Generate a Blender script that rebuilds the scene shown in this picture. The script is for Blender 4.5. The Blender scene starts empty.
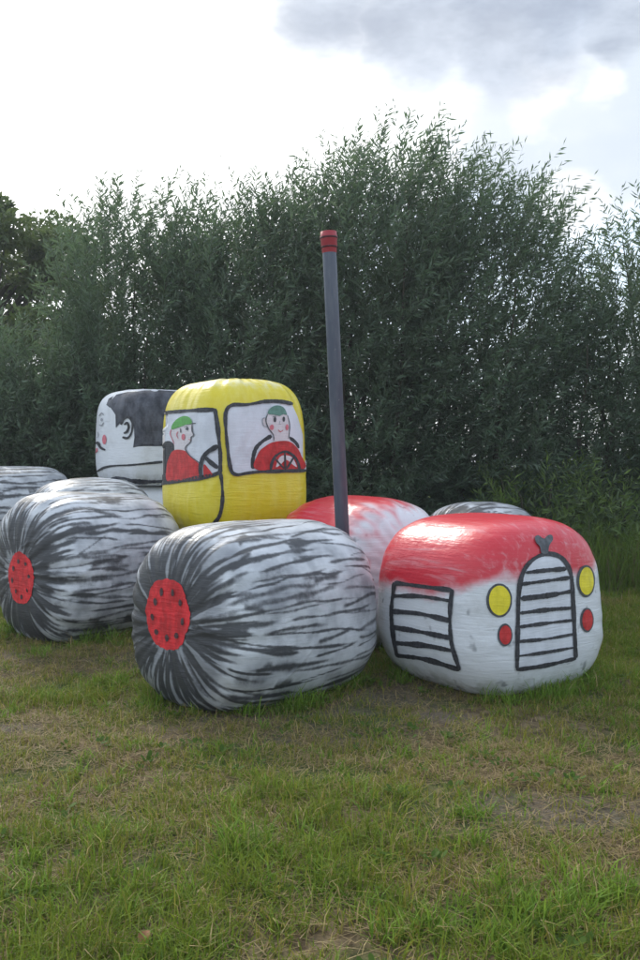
import bpy, math, random
import numpy as np
from mathutils import Vector, Matrix
from mathutils.bvhtree import BVHTree
from mathutils.geometry import delaunay_2d_cdt

random.seed(7)
rng = np.random.default_rng(7)
scene = bpy.context.scene
COL = scene.collection

# ------------------------------------------------------------------ camera
W, H = 640.0, 960.0            # pixel frame of the photograph
FPX = 950.0                    # focal length in those pixels
CAM_H = 1.6
PITCH = math.atan(-15.0 / FPX)  # horizon at y = 465
cam_d = bpy.data.cameras.new('camera')
cam = bpy.data.objects.new('camera', cam_d)
COL.objects.link(cam)
cam_d.sensor_fit = 'VERTICAL'
cam_d.sensor_height = 24.0
cam_d.lens = FPX / H * 24.0
cam_d.clip_start = 0.05
cam_d.clip_end = 5000
cam.location = (0, 0, CAM_H)
cam.rotation_euler = (math.pi / 2 + PITCH, 0, 0)
scene.camera = cam
scene.render.resolution_x = 683
scene.render.resolution_y = 1024

CR = Matrix.Rotation(math.pi / 2 + PITCH, 3, 'X')


def ray(px, py):
    """direction of a pixel of the photograph (y component is the depth)"""
    d = CR @ Vector(((px - W / 2) / FPX, -(py - H / 2) / FPX, -1.0))
    return d


# ------------------------------------------------------------------ light
SUN_EL, SUN_AZ = math.radians(38), math.radians(-24)   # azimuth from +Y towards +X
sun_dir = Vector((math.sin(SUN_AZ) * math.cos(SUN_EL), math.cos(SUN_AZ) * math.cos(SUN_EL), math.sin(SUN_EL)))
sd = bpy.data.lights.new('sun', 'SUN')
sd.energy = 1.4
sd.angle = math.radians(14)
sd.color = (1.0, 0.95, 0.86)
so = bpy.data.objects.new('sun', sd)
COL.objects.link(so)
so.rotation_euler = sun_dir.to_track_quat('Z', 'Y').to_euler()
so.location = (-8, 20, 20)

world = bpy.data.worlds.new('World')
scene.world = world
world.use_nodes = True
wt = world.node_tree
wt.nodes.clear()


class NT:
    """tiny helper around a node tree"""
    def __init__(s, tree):
        s.t = tree

    def n(s, typ, **kw):
        nd = s.t.nodes.new(typ)
        for k, v in kw.items():
            setattr(nd, k, v)
        return nd

    def set(s, sock, v):
        if hasattr(v, 'is_output'):
            s.t.links.new(v, sock)
        else:
            sock.default_value = v

    def math(s, op, a, b=0.0, c=0.0, clamp=False):
        nd = s.n('ShaderNodeMath', operation=op, use_clamp=clamp)
        s.set(nd.inputs[0], a); s.set(nd.inputs[1], b); s.set(nd.inputs[2], c)
        return nd.outputs[0]

    def vmath(s, op, a, b=(0, 0, 0), out=0):
        nd = s.n('ShaderNodeVectorMath', operation=op)
        s.set(nd.inputs[0], a); s.set(nd.inputs[1], b)
        return nd.outputs['Value'] if out == 'v' else nd.outputs[0]

    def sstep(s, v, lo, hi, a=0.0, b=1.0):
        nd = s.n('ShaderNodeMapRange', interpolation_type='SMOOTHSTEP')
        s.set(nd.inputs['Value'], v); s.set(nd.inputs['From Min'], lo); s.set(nd.inputs['From Max'], hi)
        s.set(nd.inputs['To Min'], a); s.set(nd.inputs['To Max'], b)
        return nd.outputs[0]

    def noise(s, vec, scale=5.0, detail=3.0, rough=0.5, dist=0.0, color=False):
        nd = s.n('ShaderNodeTexNoise')
        if vec is not None:
            s.set(nd.inputs['Vector'], vec)
        s.set(nd.inputs['Scale'], scale); s.set(nd.inputs['Detail'], detail)
        s.set(nd.inputs['Roughness'], rough); s.set(nd.inputs['Distortion'], dist)
        return nd.outputs['Color' if color else 'Fac']

    def mix(s, fac, a, b):
        nd = s.n('ShaderNodeMix', data_type='RGBA')
        s.set(nd.inputs[0], fac); s.set(nd.inputs[6], a); s.set(nd.inputs[7], b)
        return nd.outputs[2]

    def comb(s, x, y, z):
        nd = s.n('ShaderNodeCombineXYZ')
        s.set(nd.inputs[0], x); s.set(nd.inputs[1], y); s.set(nd.inputs[2], z)
        return nd.outputs[0]

    def sep(s, v):
        nd = s.n('ShaderNodeSeparateXYZ')
        s.set(nd.inputs[0], v)
        return nd.outputs

    def attr(s, name, out='Vector'):
        nd = s.n('ShaderNodeAttribute', attribute_name=name)
        return nd.outputs[out]

    def bump(s, h, strength=0.3, dist=0.02):
        nd = s.n('ShaderNodeBump')
        s.set(nd.inputs['Strength'], strength); s.set(nd.inputs['Distance'], dist)
        s.set(nd.inputs['Height'], h)
        return nd.outputs[0]


w = NT(wt)
sky = w.n('ShaderNodeTexSky', sky_type='NISHITA')
sky.sun_disc = False
sky.sun_elevation = SUN_EL
sky.sun_rotation = SUN_AZ
sky.air_density = 1.0
sky.dust_density = 1.5
dirv = w.n('ShaderNodeTexCoord').outputs['Generated']
dirn = w.vmath('NORMALIZE', dirv)
sx, sy, sz = w.sep(dirn)
# cloud plane: stretched towards the horizon
flat = w.vmath('MULTIPLY', dirn, (1.0, 1.0, 2.2))
wob = w.noise(flat, 5.0, 5.0, 0.6, color=True)
wobv = w.vmath('SUBTRACT', wob, (0.5, 0.5, 0.5))


def blob(px, py, lo, hi, amt=0.16):
    d = ray(px, py).normalized()
    dv = w.vmath('ADD', dirn, w.vmath('MULTIPLY', wobv, (amt, amt, amt)))
    dv = w.vmath('NORMALIZE', dv)
    dt = w.vmath('DOT_PRODUCT', dv, tuple(d), out='v')
    return w.sstep(dt, math.cos(math.radians(hi)), math.cos(math.radians(lo)))


def wmax(*a):
    r = a[0]
    for b in a[1:]:
        r = w.math('MAXIMUM', r, b)
    return r


c0 = sky.outputs[0]
c1 = w.mix(0.55, c0, (7.6, 8.7, 9.9, 1))                       # thin veil
n1 = w.noise(flat, 2.3, 6.0, 0.6)
dsun = w.vmath('DOT_PRODUCT', dirn, tuple(sun_dir), out='v')
glow = w.sstep(dsun, 0.80, 1.0)
white = w.sstep(w.math('ADD', n1, w.math('MULTIPLY', glow, 0.30)), 0.54, 0.68)
white = wmax(white, blob(140, 130, 6, 15, 0.10), blob(330, 100, 3, 7.5, 0.12), blob(430, 80, 2.5, 4.6, 0.08), blob(500, 84, 2.0, 4.0, 0.08), blob(580, 70, 1.0, 2.8, 0.10), blob(420, 150, 1.5, 4, 0.1))
c2 = w.mix(white, c1, (10.2, 10.5, 10.8, 1))
pale = wmax(blob(610, 130, 3.0, 6.0, 0.10), blob(510, 145, 1.5, 4.0, 0.10), blob(640, 40, 1.5, 4.0, 0.10))
c2 = w.mix(w.math('MULTIPLY', pale, 0.9), c2, (4.6, 5.05, 5.65, 1))
cum = wmax(blob(568, 196, 1.2, 3.0, 0.12), blob(535, 80, 0.8, 2.2, 0.14), blob(455, 148, 0.6, 1.6, 0.14), blob(600, 66, 0.4, 1.5, 0.14))
c2 = w.mix(w.math('MULTIPLY', cum, 0.85), c2, (6.4, 6.6, 6.9, 1))
c2 = w.mix(w.math('MULTIPLY', glow, 0.8), c2, (14.0, 13.8, 13.4, 1))
grey = wmax(blob(350, 5, 0.5, 5.0, 0.12), blob(420, 26, 1.5, 5.0, 0.12), blob(485, 36, 1.5, 4.6, 0.12), blob(535, 10, 1.2, 4.2, 0.12), blob(600, -12, 1.0, 3.4, 0.12), blob(450, -60, 2.5, 6.0, 0.12))
grey2 = w.math('MULTIPLY', w.sstep(w.noise(w.vmath('ADD', flat, (3.1, 1.7, 0.4)), 1.9, 5.0, 0.55), 0.56, 0.70), w.sstep(dsun, 0.80, 0.45))
gtex = w.noise(flat, 9.0, 5.0, 0.6)
gcol = w.mix(w.sstep(gtex, 0.35, 0.7), (2.5, 2.85, 3.55, 1), (3.9, 4.35, 5.1, 1))
c3 = w.mix(w.math('MULTIPLY', wmax(grey, grey2), 0.92), c2, gcol)
bg = w.n('ShaderNodeBackground')
w.set(bg.inputs[0], c3)
bg.inputs[1].default_value = 0.1
wo = w.n('ShaderNodeOutputWorld')
wt.links.new(bg.outputs[0], wo.inputs[0])

vs = scene.view_settings
vs.view_transform = 'Standard'
vs.look = 'None'
vs.exposure = 0.80
vs.gamma = 1.0
vs.use_curve_mapping = False
scene.render.engine = 'CYCLES'


# ------------------------------------------------------------------ helpers
def tag(o, label=None, cat=None, group=None, kind=None):
    if label: o['label'] = label
    if cat: o['category'] = cat
    if group: o['group'] = group
    if kind: o['kind'] = kind
    return o


def new_mat(name):
    m = bpy.data.materials.new(name)
    m.use_nodes = True
    t = m.node_tree
    t.nodes.clear()
    h = NT(t)
    out = h.n('ShaderNodeOutputMaterial')
    return m, h, out


def principled(h, out, color, rough=0.5, normal=None, spec=0.5, metallic=0.0):
    b = h.n('ShaderNodeBsdfPrincipled')
    h.set(b.inputs['Base Color'], color)
    h.set(b.inputs['Roughness'], rough)
    h.set(b.inputs['Metallic'], metallic)
    h.set(b.inputs['Specular IOR Level'], spec)
    if normal is not None:
        h.set(b.inputs['Normal'], normal)
    h.t.links.new(b.outputs[0], out.inputs[0])
    return b


def np_mesh(name, verts, faces_flat, loop_counts, mats, smooth=False, mat_idx=None):
    """mesh straight from numpy arrays"""
    me = bpy.data.meshes.new(name)
    nv = len(verts)
    me.vertices.add(nv)
    me.vertices.foreach_set('co', np.asarray(verts, np.float32).ravel())
    faces_flat = np.asarray(faces_flat, np.int32).ravel()
    lc = np.asarray(loop_counts, np.int32)
    me.loops.add(len(faces_flat))
    me.loops.foreach_set('vertex_index', faces_flat)
    me.polygons.add(len(lc))
    starts = np.concatenate(([0], np.cumsum(lc)[:-1])).astype(np.int32)
    me.polygons.foreach_set('loop_start', starts)
    me.polygons.foreach_set('loop_total', lc)
    if mat_idx is not None:
        me.polygons.foreach_set('material_index', np.asarray(mat_idx, np.int32))
    me.polygons.foreach_set('use_smooth', np.full(len(lc), smooth))
    for m in mats:
        me.materials.append(m)
    me.update(calc_edges=True)
    me.validate()
    return me


def add_obj(name, me, parent=None, loc=None):
    o = bpy.data.objects.new(name, me)
    COL.objects.link(o)
    if loc is not None:
        o.location = loc
    if parent is not None:
        o.parent = parent
    return o


def hash2(ix, iy, seed):
    v = np.sin(ix * 127.1 + iy * 311.7 + seed * 74.7) * 43758.5453
    return v - np.floor(v)


def vnoise(x, y, seed=0):
    ix, iy = np.floor(x), np.floor(y)
    fx, fy = x - ix, y - iy
    fx = fx * fx * (3 - 2 * fx); fy = fy * fy * (3 - 2 * fy)
    a = hash2(ix, iy, seed); b = hash2(ix + 1, iy, seed)
    c = hash2(ix, iy + 1, seed); d = hash2(ix + 1, iy + 1, seed)
    return (a * (1 - fx) + b * fx) * (1 - fy) + (c * (1 - fx) + d * fx) * fy


def fbm(x, y, seed=0, oct=4):
    s, a, t = 0.0, 0.5, 0.0
    for i in range(oct):
        s = s + a * vnoise(x * 2 ** i, y * 2 ** i, seed + i * 13)
        t += a
        a *= 0.5
    return s / t


def ground_z(x, y):
    x = np.asarray(x, float); y = np.asarray(y, float)
    z = 0.035 * np.clip(y - 6.0, 0, 7.0)
    near = np.clip(1.2 - np.hypot(x, y - 6) / 40.0, 0, 1)
    z = z + near * (0.05 * (fbm(x * 0.9, y * 0.9, 3, 3) - 0.5) + 0.03 * (fbm(x * 4.1, y * 4.1, 5, 3) - 0.5))
    return z


# ------------------------------------------------------------------ materials
def film_nodes(h, axis_attr=True):
    """wrinkled stretch film: bump height from fine creases along the wrap"""
    oc = h.n('ShaderNodeTexCoord').outputs['Object']
    wr = h.noise(h.vmath('MULTIPLY', oc, (2.0, 2.0, 26.0)), 2.2, 4.0, 0.6, 0.6)
    wr2 = h.noise(h.vmath('MULTIPLY', oc, (3.0, 1.5, 3.0)), 4.0, 3.0, 0.5)
    hh = h.math('ADD', h.math('MULTIPLY', wr, 0.45), h.math('MULTIPLY', wr2, 0.7))
    nrm = h.bump(hh, 0.32, 0.03)
    return oc, nrm


FILM = (0.69, 0.71, 0.75, 1)


def dirty_film(h, oc, col):
    """dust and mould specks, grass stain splashes"""
    n = h.noise(oc, 3.2, 5.0, 0.65)
    c = h.mix(h.sstep(n, 0.50, 0.78, 0.0, 0.45), col, (0.42, 0.42, 0.42, 1))
    z = h.sep(oc)[2]
    low = h.math('MULTIPLY', h.sstep(z, 0.22, 0.0), h.sstep(h.noise(oc, 9, 4, 0.6), 0.38, 0.66))
    return h.mix(h.math('MULTIPLY', low, 0.6), c, (0.20, 0.19, 0.13, 1))


def mat_tyre(name, seed):
    """white film with black brush strokes (coverage stored on the skin), dry-brush breakup and grey overspray"""
    m, h, out = new_mat(name)
    oc, nrm = film_nodes(h)
    so_ = h.vmath('ADD', oc, (seed * 3.1, seed * 1.7, seed * 0.9))
    pt = h.attr('paint', 'Fac')
    meri = h.sep(h.attr('stroke'))[2]
    dry = h.noise(so_, 30.0, 3.0, 0.6)
    cov = h.sstep(h.math('ADD', pt, h.math('MULTIPLY', h.math('SUBTRACT', dry, 0.5), 0.60)), 0.10, 0.88)
    near = h.sstep(meri, 0.62, 0.26)
    sp = h.math('ADD', h.math('MULTIPLY', h.noise(so_, 3.6, 3.0, 0.6), 0.8), h.math('MULTIPLY', near, 0.40))
    spray = h.sstep(sp, 0.28, 0.60, 0.12, 0.76)
    base = dirty_film(h, oc, FILM)
    c = h.mix(spray, base, (0.13, 0.14, 0.165, 1))
    c = h.mix(h.math('MULTIPLY', cov, 0.93), c, (0.022, 0.023, 0.028, 1))
    principled(h, out, c, h.sstep(cov, 0, 1, 0.29, 0.50), nrm, 0.55)
    return m


def mat_hood(name, lo, front_rise, xmax=None, seed=0.0):
    """white film with a red sprayed top; coverage thins out in streaks along the bale"""
    m, h, out = new_mat(name)
    oc, nrm = film_nodes(h)
    x, y, z = h.sep(oc)
    wob = h.noise(oc, 2.6, 4.0, 0.6)
    lim = h.math('ADD', lo, h.math('MULTIPLY', h.sstep(x, 0.30, 0.62), front_rise))
    mk = h.math('ADD', h.math('SUBTRACT', z, lim), h.math('MULTIPLY', h.math('SUBTRACT', wob, 0.5), 0.22))
    red = h.sstep(mk, -0.06, 0.05)
    streak = h.noise(h.vmath('ADD', h.vmath('MULTIPLY', oc, (1.0, 15.0, 12.0)), (seed, 0, 0)), 1.6, 4.0, 0.6, 0.5)
    blot = h.noise(oc, 3.4, 3.0, 0.55)
    thin = h.sstep(h.math('ADD', streak, h.math('MULTIPLY', h.math('SUBTRACT', blot, 0.5), 0.35)), 0.48, 0.80, 0.0, 0.26)
    red = h.math('MULTIPLY', red, h.math('SUBTRACT', 1.0, thin))
    if xmax is not None:
        edge = h.math('ADD', x, h.math('MULTIPLY', h.math('SUBTRACT', h.noise(h.vmath('MULTIPLY', oc, (0.7, 5.0, 5.0)), 1.6, 1.0, 0.5), 0.5), 0.7))
        red = h.math('MULTIPLY', red, h.sstep(edge, xmax + 0.20, xmax - 0.16))
    base = dirty_film(h, oc, FILM)
    sm = h.sstep(h.noise(h.vmath('ADD', oc, (seed, 2.0, 1.0)), 8.5, 2.0, 0.5), 0.63, 0.74, 0.0, 0.6)
    base = h.mix(sm, base, (0.10, 0.11, 0.13, 1))
    c = h.mix(red, base, (0.60, 0.014, 0.032, 1))
    principled(h, out, c, h.sstep(red, 0, 1, 0.27, 0.32), nrm, 0.6)
    return m


def mat_plain_film(name):
    m, h, out = new_mat(name)
    oc, nrm = film_nodes(h)
    principled(h, out, dirty_film(h, oc, FILM), 0.36, nrm, 0.45)
    return m


def mat_cab(name):
    m, h, out = new_mat(name)
    oc, nrm = film_nodes(h)
    n = h.noise(h.vmath('MULTIPLY', oc, (5, 5, 1.2)), 2.5, 5.0, 0.6)
    n2 = h.noise(oc, 2.0, 4.0, 0.6)
    c = h.mix(h.sstep(n, 0.4, 0.75), (0.74, 0.60, 0.022, 1), (0.78, 0.66, 0.09, 1))
    c = h.mix(h.sstep(n2, 0.55, 0.8, 0, 0.15), c, (0.60, 0.49, 0.04, 1))
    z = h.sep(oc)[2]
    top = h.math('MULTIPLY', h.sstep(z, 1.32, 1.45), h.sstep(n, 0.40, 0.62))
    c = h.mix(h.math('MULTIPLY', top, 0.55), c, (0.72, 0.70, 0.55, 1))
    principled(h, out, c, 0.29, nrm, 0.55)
    return m


def mat_paint(name, col, var=0.25, rough=0.5, scale=26.0, col2=None):
    m, h, out = new_mat(name)
    oc = h.n('ShaderNodeTexCoord').outputs['Object']
    n = h.noise(h.vmath('MULTIPLY', oc, (1, 1, 0.6)), scale, 4.0, 0.65)
    c2 = col2 or tuple(min(1, c * (1 + var) + 0.03 * var) for c in col[:3]) + (1,)
    c1 = tuple(c * (1 - var) for c in col[:3]) + (1,)
    c = h.mix(h.sstep(n, 0.3, 0.7), c1, c2)
    wr = h.noise(h.vmath('MULTIPLY', oc, (2.0, 2.0, 26.0)), 2.2, 4.0, 0.6, 0.6)
    principled(h, out, c, rough, h.bump(wr, 0.25, 0.02), 0.4)
    return m


P = {
    'black': mat_paint('black_paint', (0.022, 0.023, 0.028, 1), 0.3, 0.55, 40.0, col2=(0.06, 0.06, 0.07, 1)),
    'hair': mat_paint('hair_paint', (0.025, 0.027, 0.04, 1), 0.2, 0.5, 9.0, col2=(0.10, 0.105, 0.13, 1)),
    'dark': mat_paint('dark_grey_paint', (0.07, 0.075, 0.085, 1), 0.35, 0.55),
    'spot': mat_paint('dull_spot_paint', (0.075, 0.03, 0.035, 1), 0.35, 0.55),
    'grey': mat_paint('grey_paint', (0.30, 0.31, 0.34, 1), 0.3, 0.5),
    'white': mat_paint('white_paint', (0.64, 0.66, 0.72, 1), 0.10, 0.4, 6.0),
    'yellow': mat_paint('lamp_yellow_paint', (0.78, 0.65, 0.03, 1), 0.12, 0.45, 15.0),
    'red': mat_paint('red_paint', (0.50, 0.020, 0.022, 1), 0.25, 0.5, 16.0),
    'hubred': mat_paint('rim_red_paint', (0.64, 0.020, 0.028, 1), 0.3, 0.5, 14.0),
    'skin': mat_paint('skin_paint', (0.66, 0.61, 0.63, 1), 0.08, 0.45, 10.0),
    'pink': mat_paint('pink_paint', (0.62, 0.16, 0.20, 1), 0.15, 0.5),
    'green': mat_paint('green_cap_paint', (0.10, 0.36, 0.07, 1), 0.15, 0.5),
    'teal': mat_paint('dull_green_cap_paint', (0.11, 0.24, 0.19, 1), 0.15, 0.5),
}


# ------------------------------------------------------------------ bales
def lay_strokes(t, th, rad_t, strokes):
    """coverage of single brush strokes (start, end, angle, width, drift, wobble, opacity) over the bale's skin"""
    field = np.zeros((len(t), len(th)))
    for (m0, m1, a0, wd, drift, wa, wf, wp, op, soft) in strokes:
        i0, i1 = np.searchsorted(t, m0), np.searchsorted(t, m1)
        if i1 - i0 < 2:
            continue
        m = t[i0:i1]
        u = (m - m0) / (m1 - m0)
        r_ = np.maximum(rad_t[i0:i1], 0.03)
        a = a0 + (drift * (u - 0.5) + wa * np.sin(wf * m + wp) + 0.4 * wa * np.sin(2.7 * wf * m + 2 * wp)) / r_
        d = (th[None] - a[:, None] + np.pi) % (2 * np.pi) - np.pi
        d = np.abs(d) * r_[:, None]
        w_ = wd * (0.55 + 0.45 * np.sin(np.pi * np.clip(u, 0, 1)) ** 0.5) * (1 + 0.25 * np.sin(wf * 3.1 * m + wp))
        al = op * np.clip((w_[:, None] * (1 + soft) - d) / (w_[:, None] * 2 * soft), 0, 1)
        al *= np.clip(np.minimum(u / 0.12, (1 - u) / 0.2), 0, 1)[:, None]
        field[i0:i1] = 1 - (1 - field[i0:i1]) * (1 - al)
    return field


def tyre_strokes(seed, t_end, heavy):
    r = np.random.default_rng(seed + 900)
    S = []
    for k in range(240):                                        # burst round the rim
        m0 = r.uniform(0.12, 0.24)
        S.append((m0, m0 + r.uniform(0.25, 0.62), r.uniform(0, 6.2832), r.uniform(0.006, 0.017), r.normal() * 0.03, r.uniform(0, 0.010), r.uniform(5, 14), r.uniform(0, 6), r.uniform(0.5, 0.95), 0.6))
    n = 84
    for k in range(n):                                          # long lines along the tread
        a = (k + r.uniform(-0.42, 0.42)) / n * 6.2832
        m0 = r.uniform(0.42, 0.80)
        for j in range(3):
            ln = r.uniform(0.35, 1.15)
            S.append((m0, min(m0 + ln, t_end), a + r.normal() * 0.018, r.uniform(0.006, 0.0185), r.normal() * 0.05, r.uniform(0.003, 0.014), r.uniform(3, 9), r.uniform(0, 6), r.uniform(0.6, 0.96), r.uniform(0.35, 0.8)))
            m0 += ln + r.uniform(-0.1, 0.12)
            if m0 > t_end - 0.3:
                break
    for k in range(int(44 * heavy)):                            # broad blots where strokes run together
        m0 = r.uniform(0.48, 1.3)
        S.append((m0, m0 + r.uniform(0.12, 0.4), r.uniform(0, 6.2832), r.uniform(0.015, 0.04), r.normal() * 0.04, 0.01, 8, r.uniform(0, 6), r.uniform(0.35, 0.85), 0.9))
    for k in range(34):                                         # burst again on the far end
        m1 = t_end - r.uniform(0.05, 0.2)
        S.append((m1 - r.uniform(0.25, 0.5), m1, r.uniform(0, 6.2832), r.uniform(0.006, 0.016), 0, 0.005, 8, 0, 0.8, 0.6))
    return S


class Bale:
    """round bale: superellipse round its axis, rounded shoulders, sagging, on the ground at z = 0 of its own frame.
    local X is the bale's axis (or Z when it stands on end)."""
    def __init__(s, name, xy, z0, yaw, half_l, rad, p=4.5, q=2.4, height=None, upright=False, seed=0, mat=None, na=176, nm=110,
                 label='', group=None, cat='bale', squash=0.0, tilt=(0, 0), lump=0.018, strokes=None, crease=1.0):
        r = np.random.default_rng(seed + 100)
        # meridian sampled evenly by length
        ph = np.linspace(0, np.pi, 1600)
        a = np.sign(np.cos(ph)) * np.abs(np.cos(ph)) ** (2 / p) * half_l
        rr = np.abs(np.sin(ph)) ** (2 / p) * rad
        seg = np.hypot(np.diff(a), np.diff(rr))
        L = np.concatenate(([0], np.cumsum(seg)))
        t = np.linspace(0, L[-1], nm)
        A = np.interp(t, L, a); R = np.interp(t, L, rr)
        th = np.linspace(0, 2 * np.pi, na, endpoint=False)
        c, sn = np.cos(th), np.sin(th)
        k = (np.abs(c) ** q + np.abs(sn) ** q) ** (-1 / q)
        cy, cz = c * k, sn * k
        AA = np.repeat(A[:, None], na, 1)
        Y = R[:, None] * cy[None]
        Z = R[:, None] * cz[None]
        if upright:
            X0, Y0, Z0 = Y, Z, AA           # axis vertical, plan is the superellipse
        else:
            X0, Y0, Z0 = AA, Y, Z
        V = np.stack([X0, Y0, Z0], -1).reshape(-1, 3)
        # soft lumps
        nl = np.zeros(len(V))
        for i in range(14):
            d = r.normal(size=3); d /= np.linalg.norm(d)
            f = r.uniform(2.0, 7.5)
            nl += np.sin(V @ d * f + r.uniform(0, 6.28)) / math.sqrt(f)
        nrm = V / np.linalg.norm(V, axis=1)[:, None]
        V = V + nrm * (nl * lump * 0.55)[:, None]
        # shallow film folds running along the meridian near the shoulders
        fold = np.zeros((nm, na))
        for i in range(9):
            f = r.integers(9, 34)
            fold += np.sin(th[None] * f + r.uniform(0, 6.28) + np.sin(t[:, None] * r.uniform(1, 4)) * 0.7)
        rn = (R / rad)[:, None]
        fold *= 0.0022 * crease * rn * np.exp(-((np.abs(A[:, None]) / half_l - 0.8) / 0.35) ** 2)
        # sharp creases: film gathered at the shoulders, a few slack folds across the body
        CS_ = []
        for k in range(26):
            near_end = r.uniform() < 0.5
            m0 = r.uniform(0.10, 0.55) if near_end else t[-1] - r.uniform(0.5, 0.9)
            CS_.append((m0, m0 + r.uniform(0.25, 0.5), r.uniform(0, 6.2832), r.uniform(0.012, 0.022), r.normal() * 0.12, 0.012, 5, r.uniform(0, 6), r.uniform(0.4, 1.0), 0.9))
        for k in range(7):
            m0 = r.uniform(0.4, 0.9)
            CS_.append((m0, m0 + r.uniform(0.4, 0.9), r.uniform(0, 6.2832), r.uniform(0.014, 0.024), r.uniform(-0.6, 0.6), 0.02, 4, r.uniform(0, 6), r.uniform(0.5, 1.0), 0.9))
        fold += 0.0065 * crease * lay_strokes(t, th, R, CS_)
        V = V + nrm * fold.reshape(-1)[:, None]
        zmin, zmax = V[:, 2].min(), V[:, 2].max()
        hgt = height or (zmax - zmin)
        Zl = (V[:, 2] - zmin) / (zmax - zmin)
        # sag: wider low down, flat foot
        bul = 1 + squash * (0.5 - Zl) + 0.5 * squash * np.exp(-((Zl - 0.25) / 0.2) ** 2)
        V[:, 0] *= np.where(upright, bul, 1 + 0.4 * (bul - 1)); V[:, 1] *= bul
        foot = 0.07
        Zf = np.where(Zl < foot, foot + (Zl - foot) * 0.12, Zl)
        V[:, 2] = (Zf - Zf.min()) / (1 - Zf.min()) * hgt
        V[:, 0] += tilt[0] * V[:, 2]; V[:, 1] += tilt[1] * V[:, 2]
        idx = np.arange(nm * na).reshape(nm, na)
        i0 = idx[:-1]; i1 = idx[1:]
        q4 = np.stack([i0, i1, np.roll(i1, -1, 1), np.roll(i0, -1, 1)], -1).reshape(-1, 4)
        if not upright:
            q4 = q4[:, ::-1]
        else:
            q4 = q4[:, ::-1]
        me = np_mesh(name, V, q4, np.full(len(q4), 4), [mat], True)
        at = me.attributes.new('stroke', 'FLOAT_VECTOR', 'POINT')
        sv = np.stack([np.repeat(c[None], nm, 0), np.repeat(sn[None], nm, 0), np.repeat(t[:, None], na, 1)], -1).reshape(-1, 3)
        at.data.foreach_set('vector', sv.astype(np.float32).ravel())
        if strokes is not None:
            fld = lay_strokes(t, th, R, tyre_strokes(seed, t[-1], strokes))
            pa = me.attributes.new('paint', 'FLOAT', 'POINT')
            pa.data.foreach_set('value', fld.astype(np.float32).ravel())
        s.o = add_obj(name, me)
        s.o.location = (xy[0], xy[1], z0)
        s.o.rotation_euler = (0, 0, yaw)
        tag(s.o, label, cat, group)
        s.mw = Matrix.Translation((xy[0], xy[1], z0)) @ Matrix.Rotation(yaw, 4, 'Z')
        cyw, syw = math.cos(yaw), math.sin(yaw)
        Wv = np.stack([V[:, 0] * cyw - V[:, 1] * syw + xy[0], V[:, 0] * syw + V[:, 1] * cyw + xy[1], V[:, 2] + z0], -1)
        s.bvh = BVHTree.FromPolygons([tuple(v) for v in Wv], [tuple(f) for f in q4.tolist()])
        s.center = Vector((xy[0], xy[1], z0 + hgt / 2))
        s.minv = s.mw.inverted()
        s.half_l, s.hgt, s.yaw = half_l, hgt, yaw

    def hit(s, o, d, off):
        d = d.normalized()
        loc, n, i, dist = s.bvh.ray_cast(o, d)
        if loc is None:
            t = (s.center - o).dot(d)
            loc, n, i, dist = s.bvh.find_nearest(o + d * t)
        c = s.center
        if n.dot(loc - c) < 0:
            n = -n
        return s.minv @ (loc + n * off)


def catmull(pts, closed, step=1.2):
    P_ = [Vector(p) for p in pts]
    n = len(P_)
    out = []
    rg = range(n) if closed else range(n - 1)
    for i in rg:
        p1, p2 = P_[i % n], P_[(i + 1) % n]
        p0 = P_[(i - 1) % n] if (closed or i > 0) else p1 * 2 - p2
        p3 = P_[(i + 2) % n] if (closed or i + 2 < n) else p2 * 2 - p1
        m = max(1, int((p2 - p1).length / step))
        for k in range(m):
            t = k / m
            out.append(0.5 * ((2 * p1) + (p2 - p0) * t + (2 * p0 - 5 * p1 + 4 * p2 - p3) * t * t + (3 * p1 - p0 - 3 * p2 + p3) * t ** 3))
    if not closed:
        out.append(P_[-1])
    return out


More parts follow.
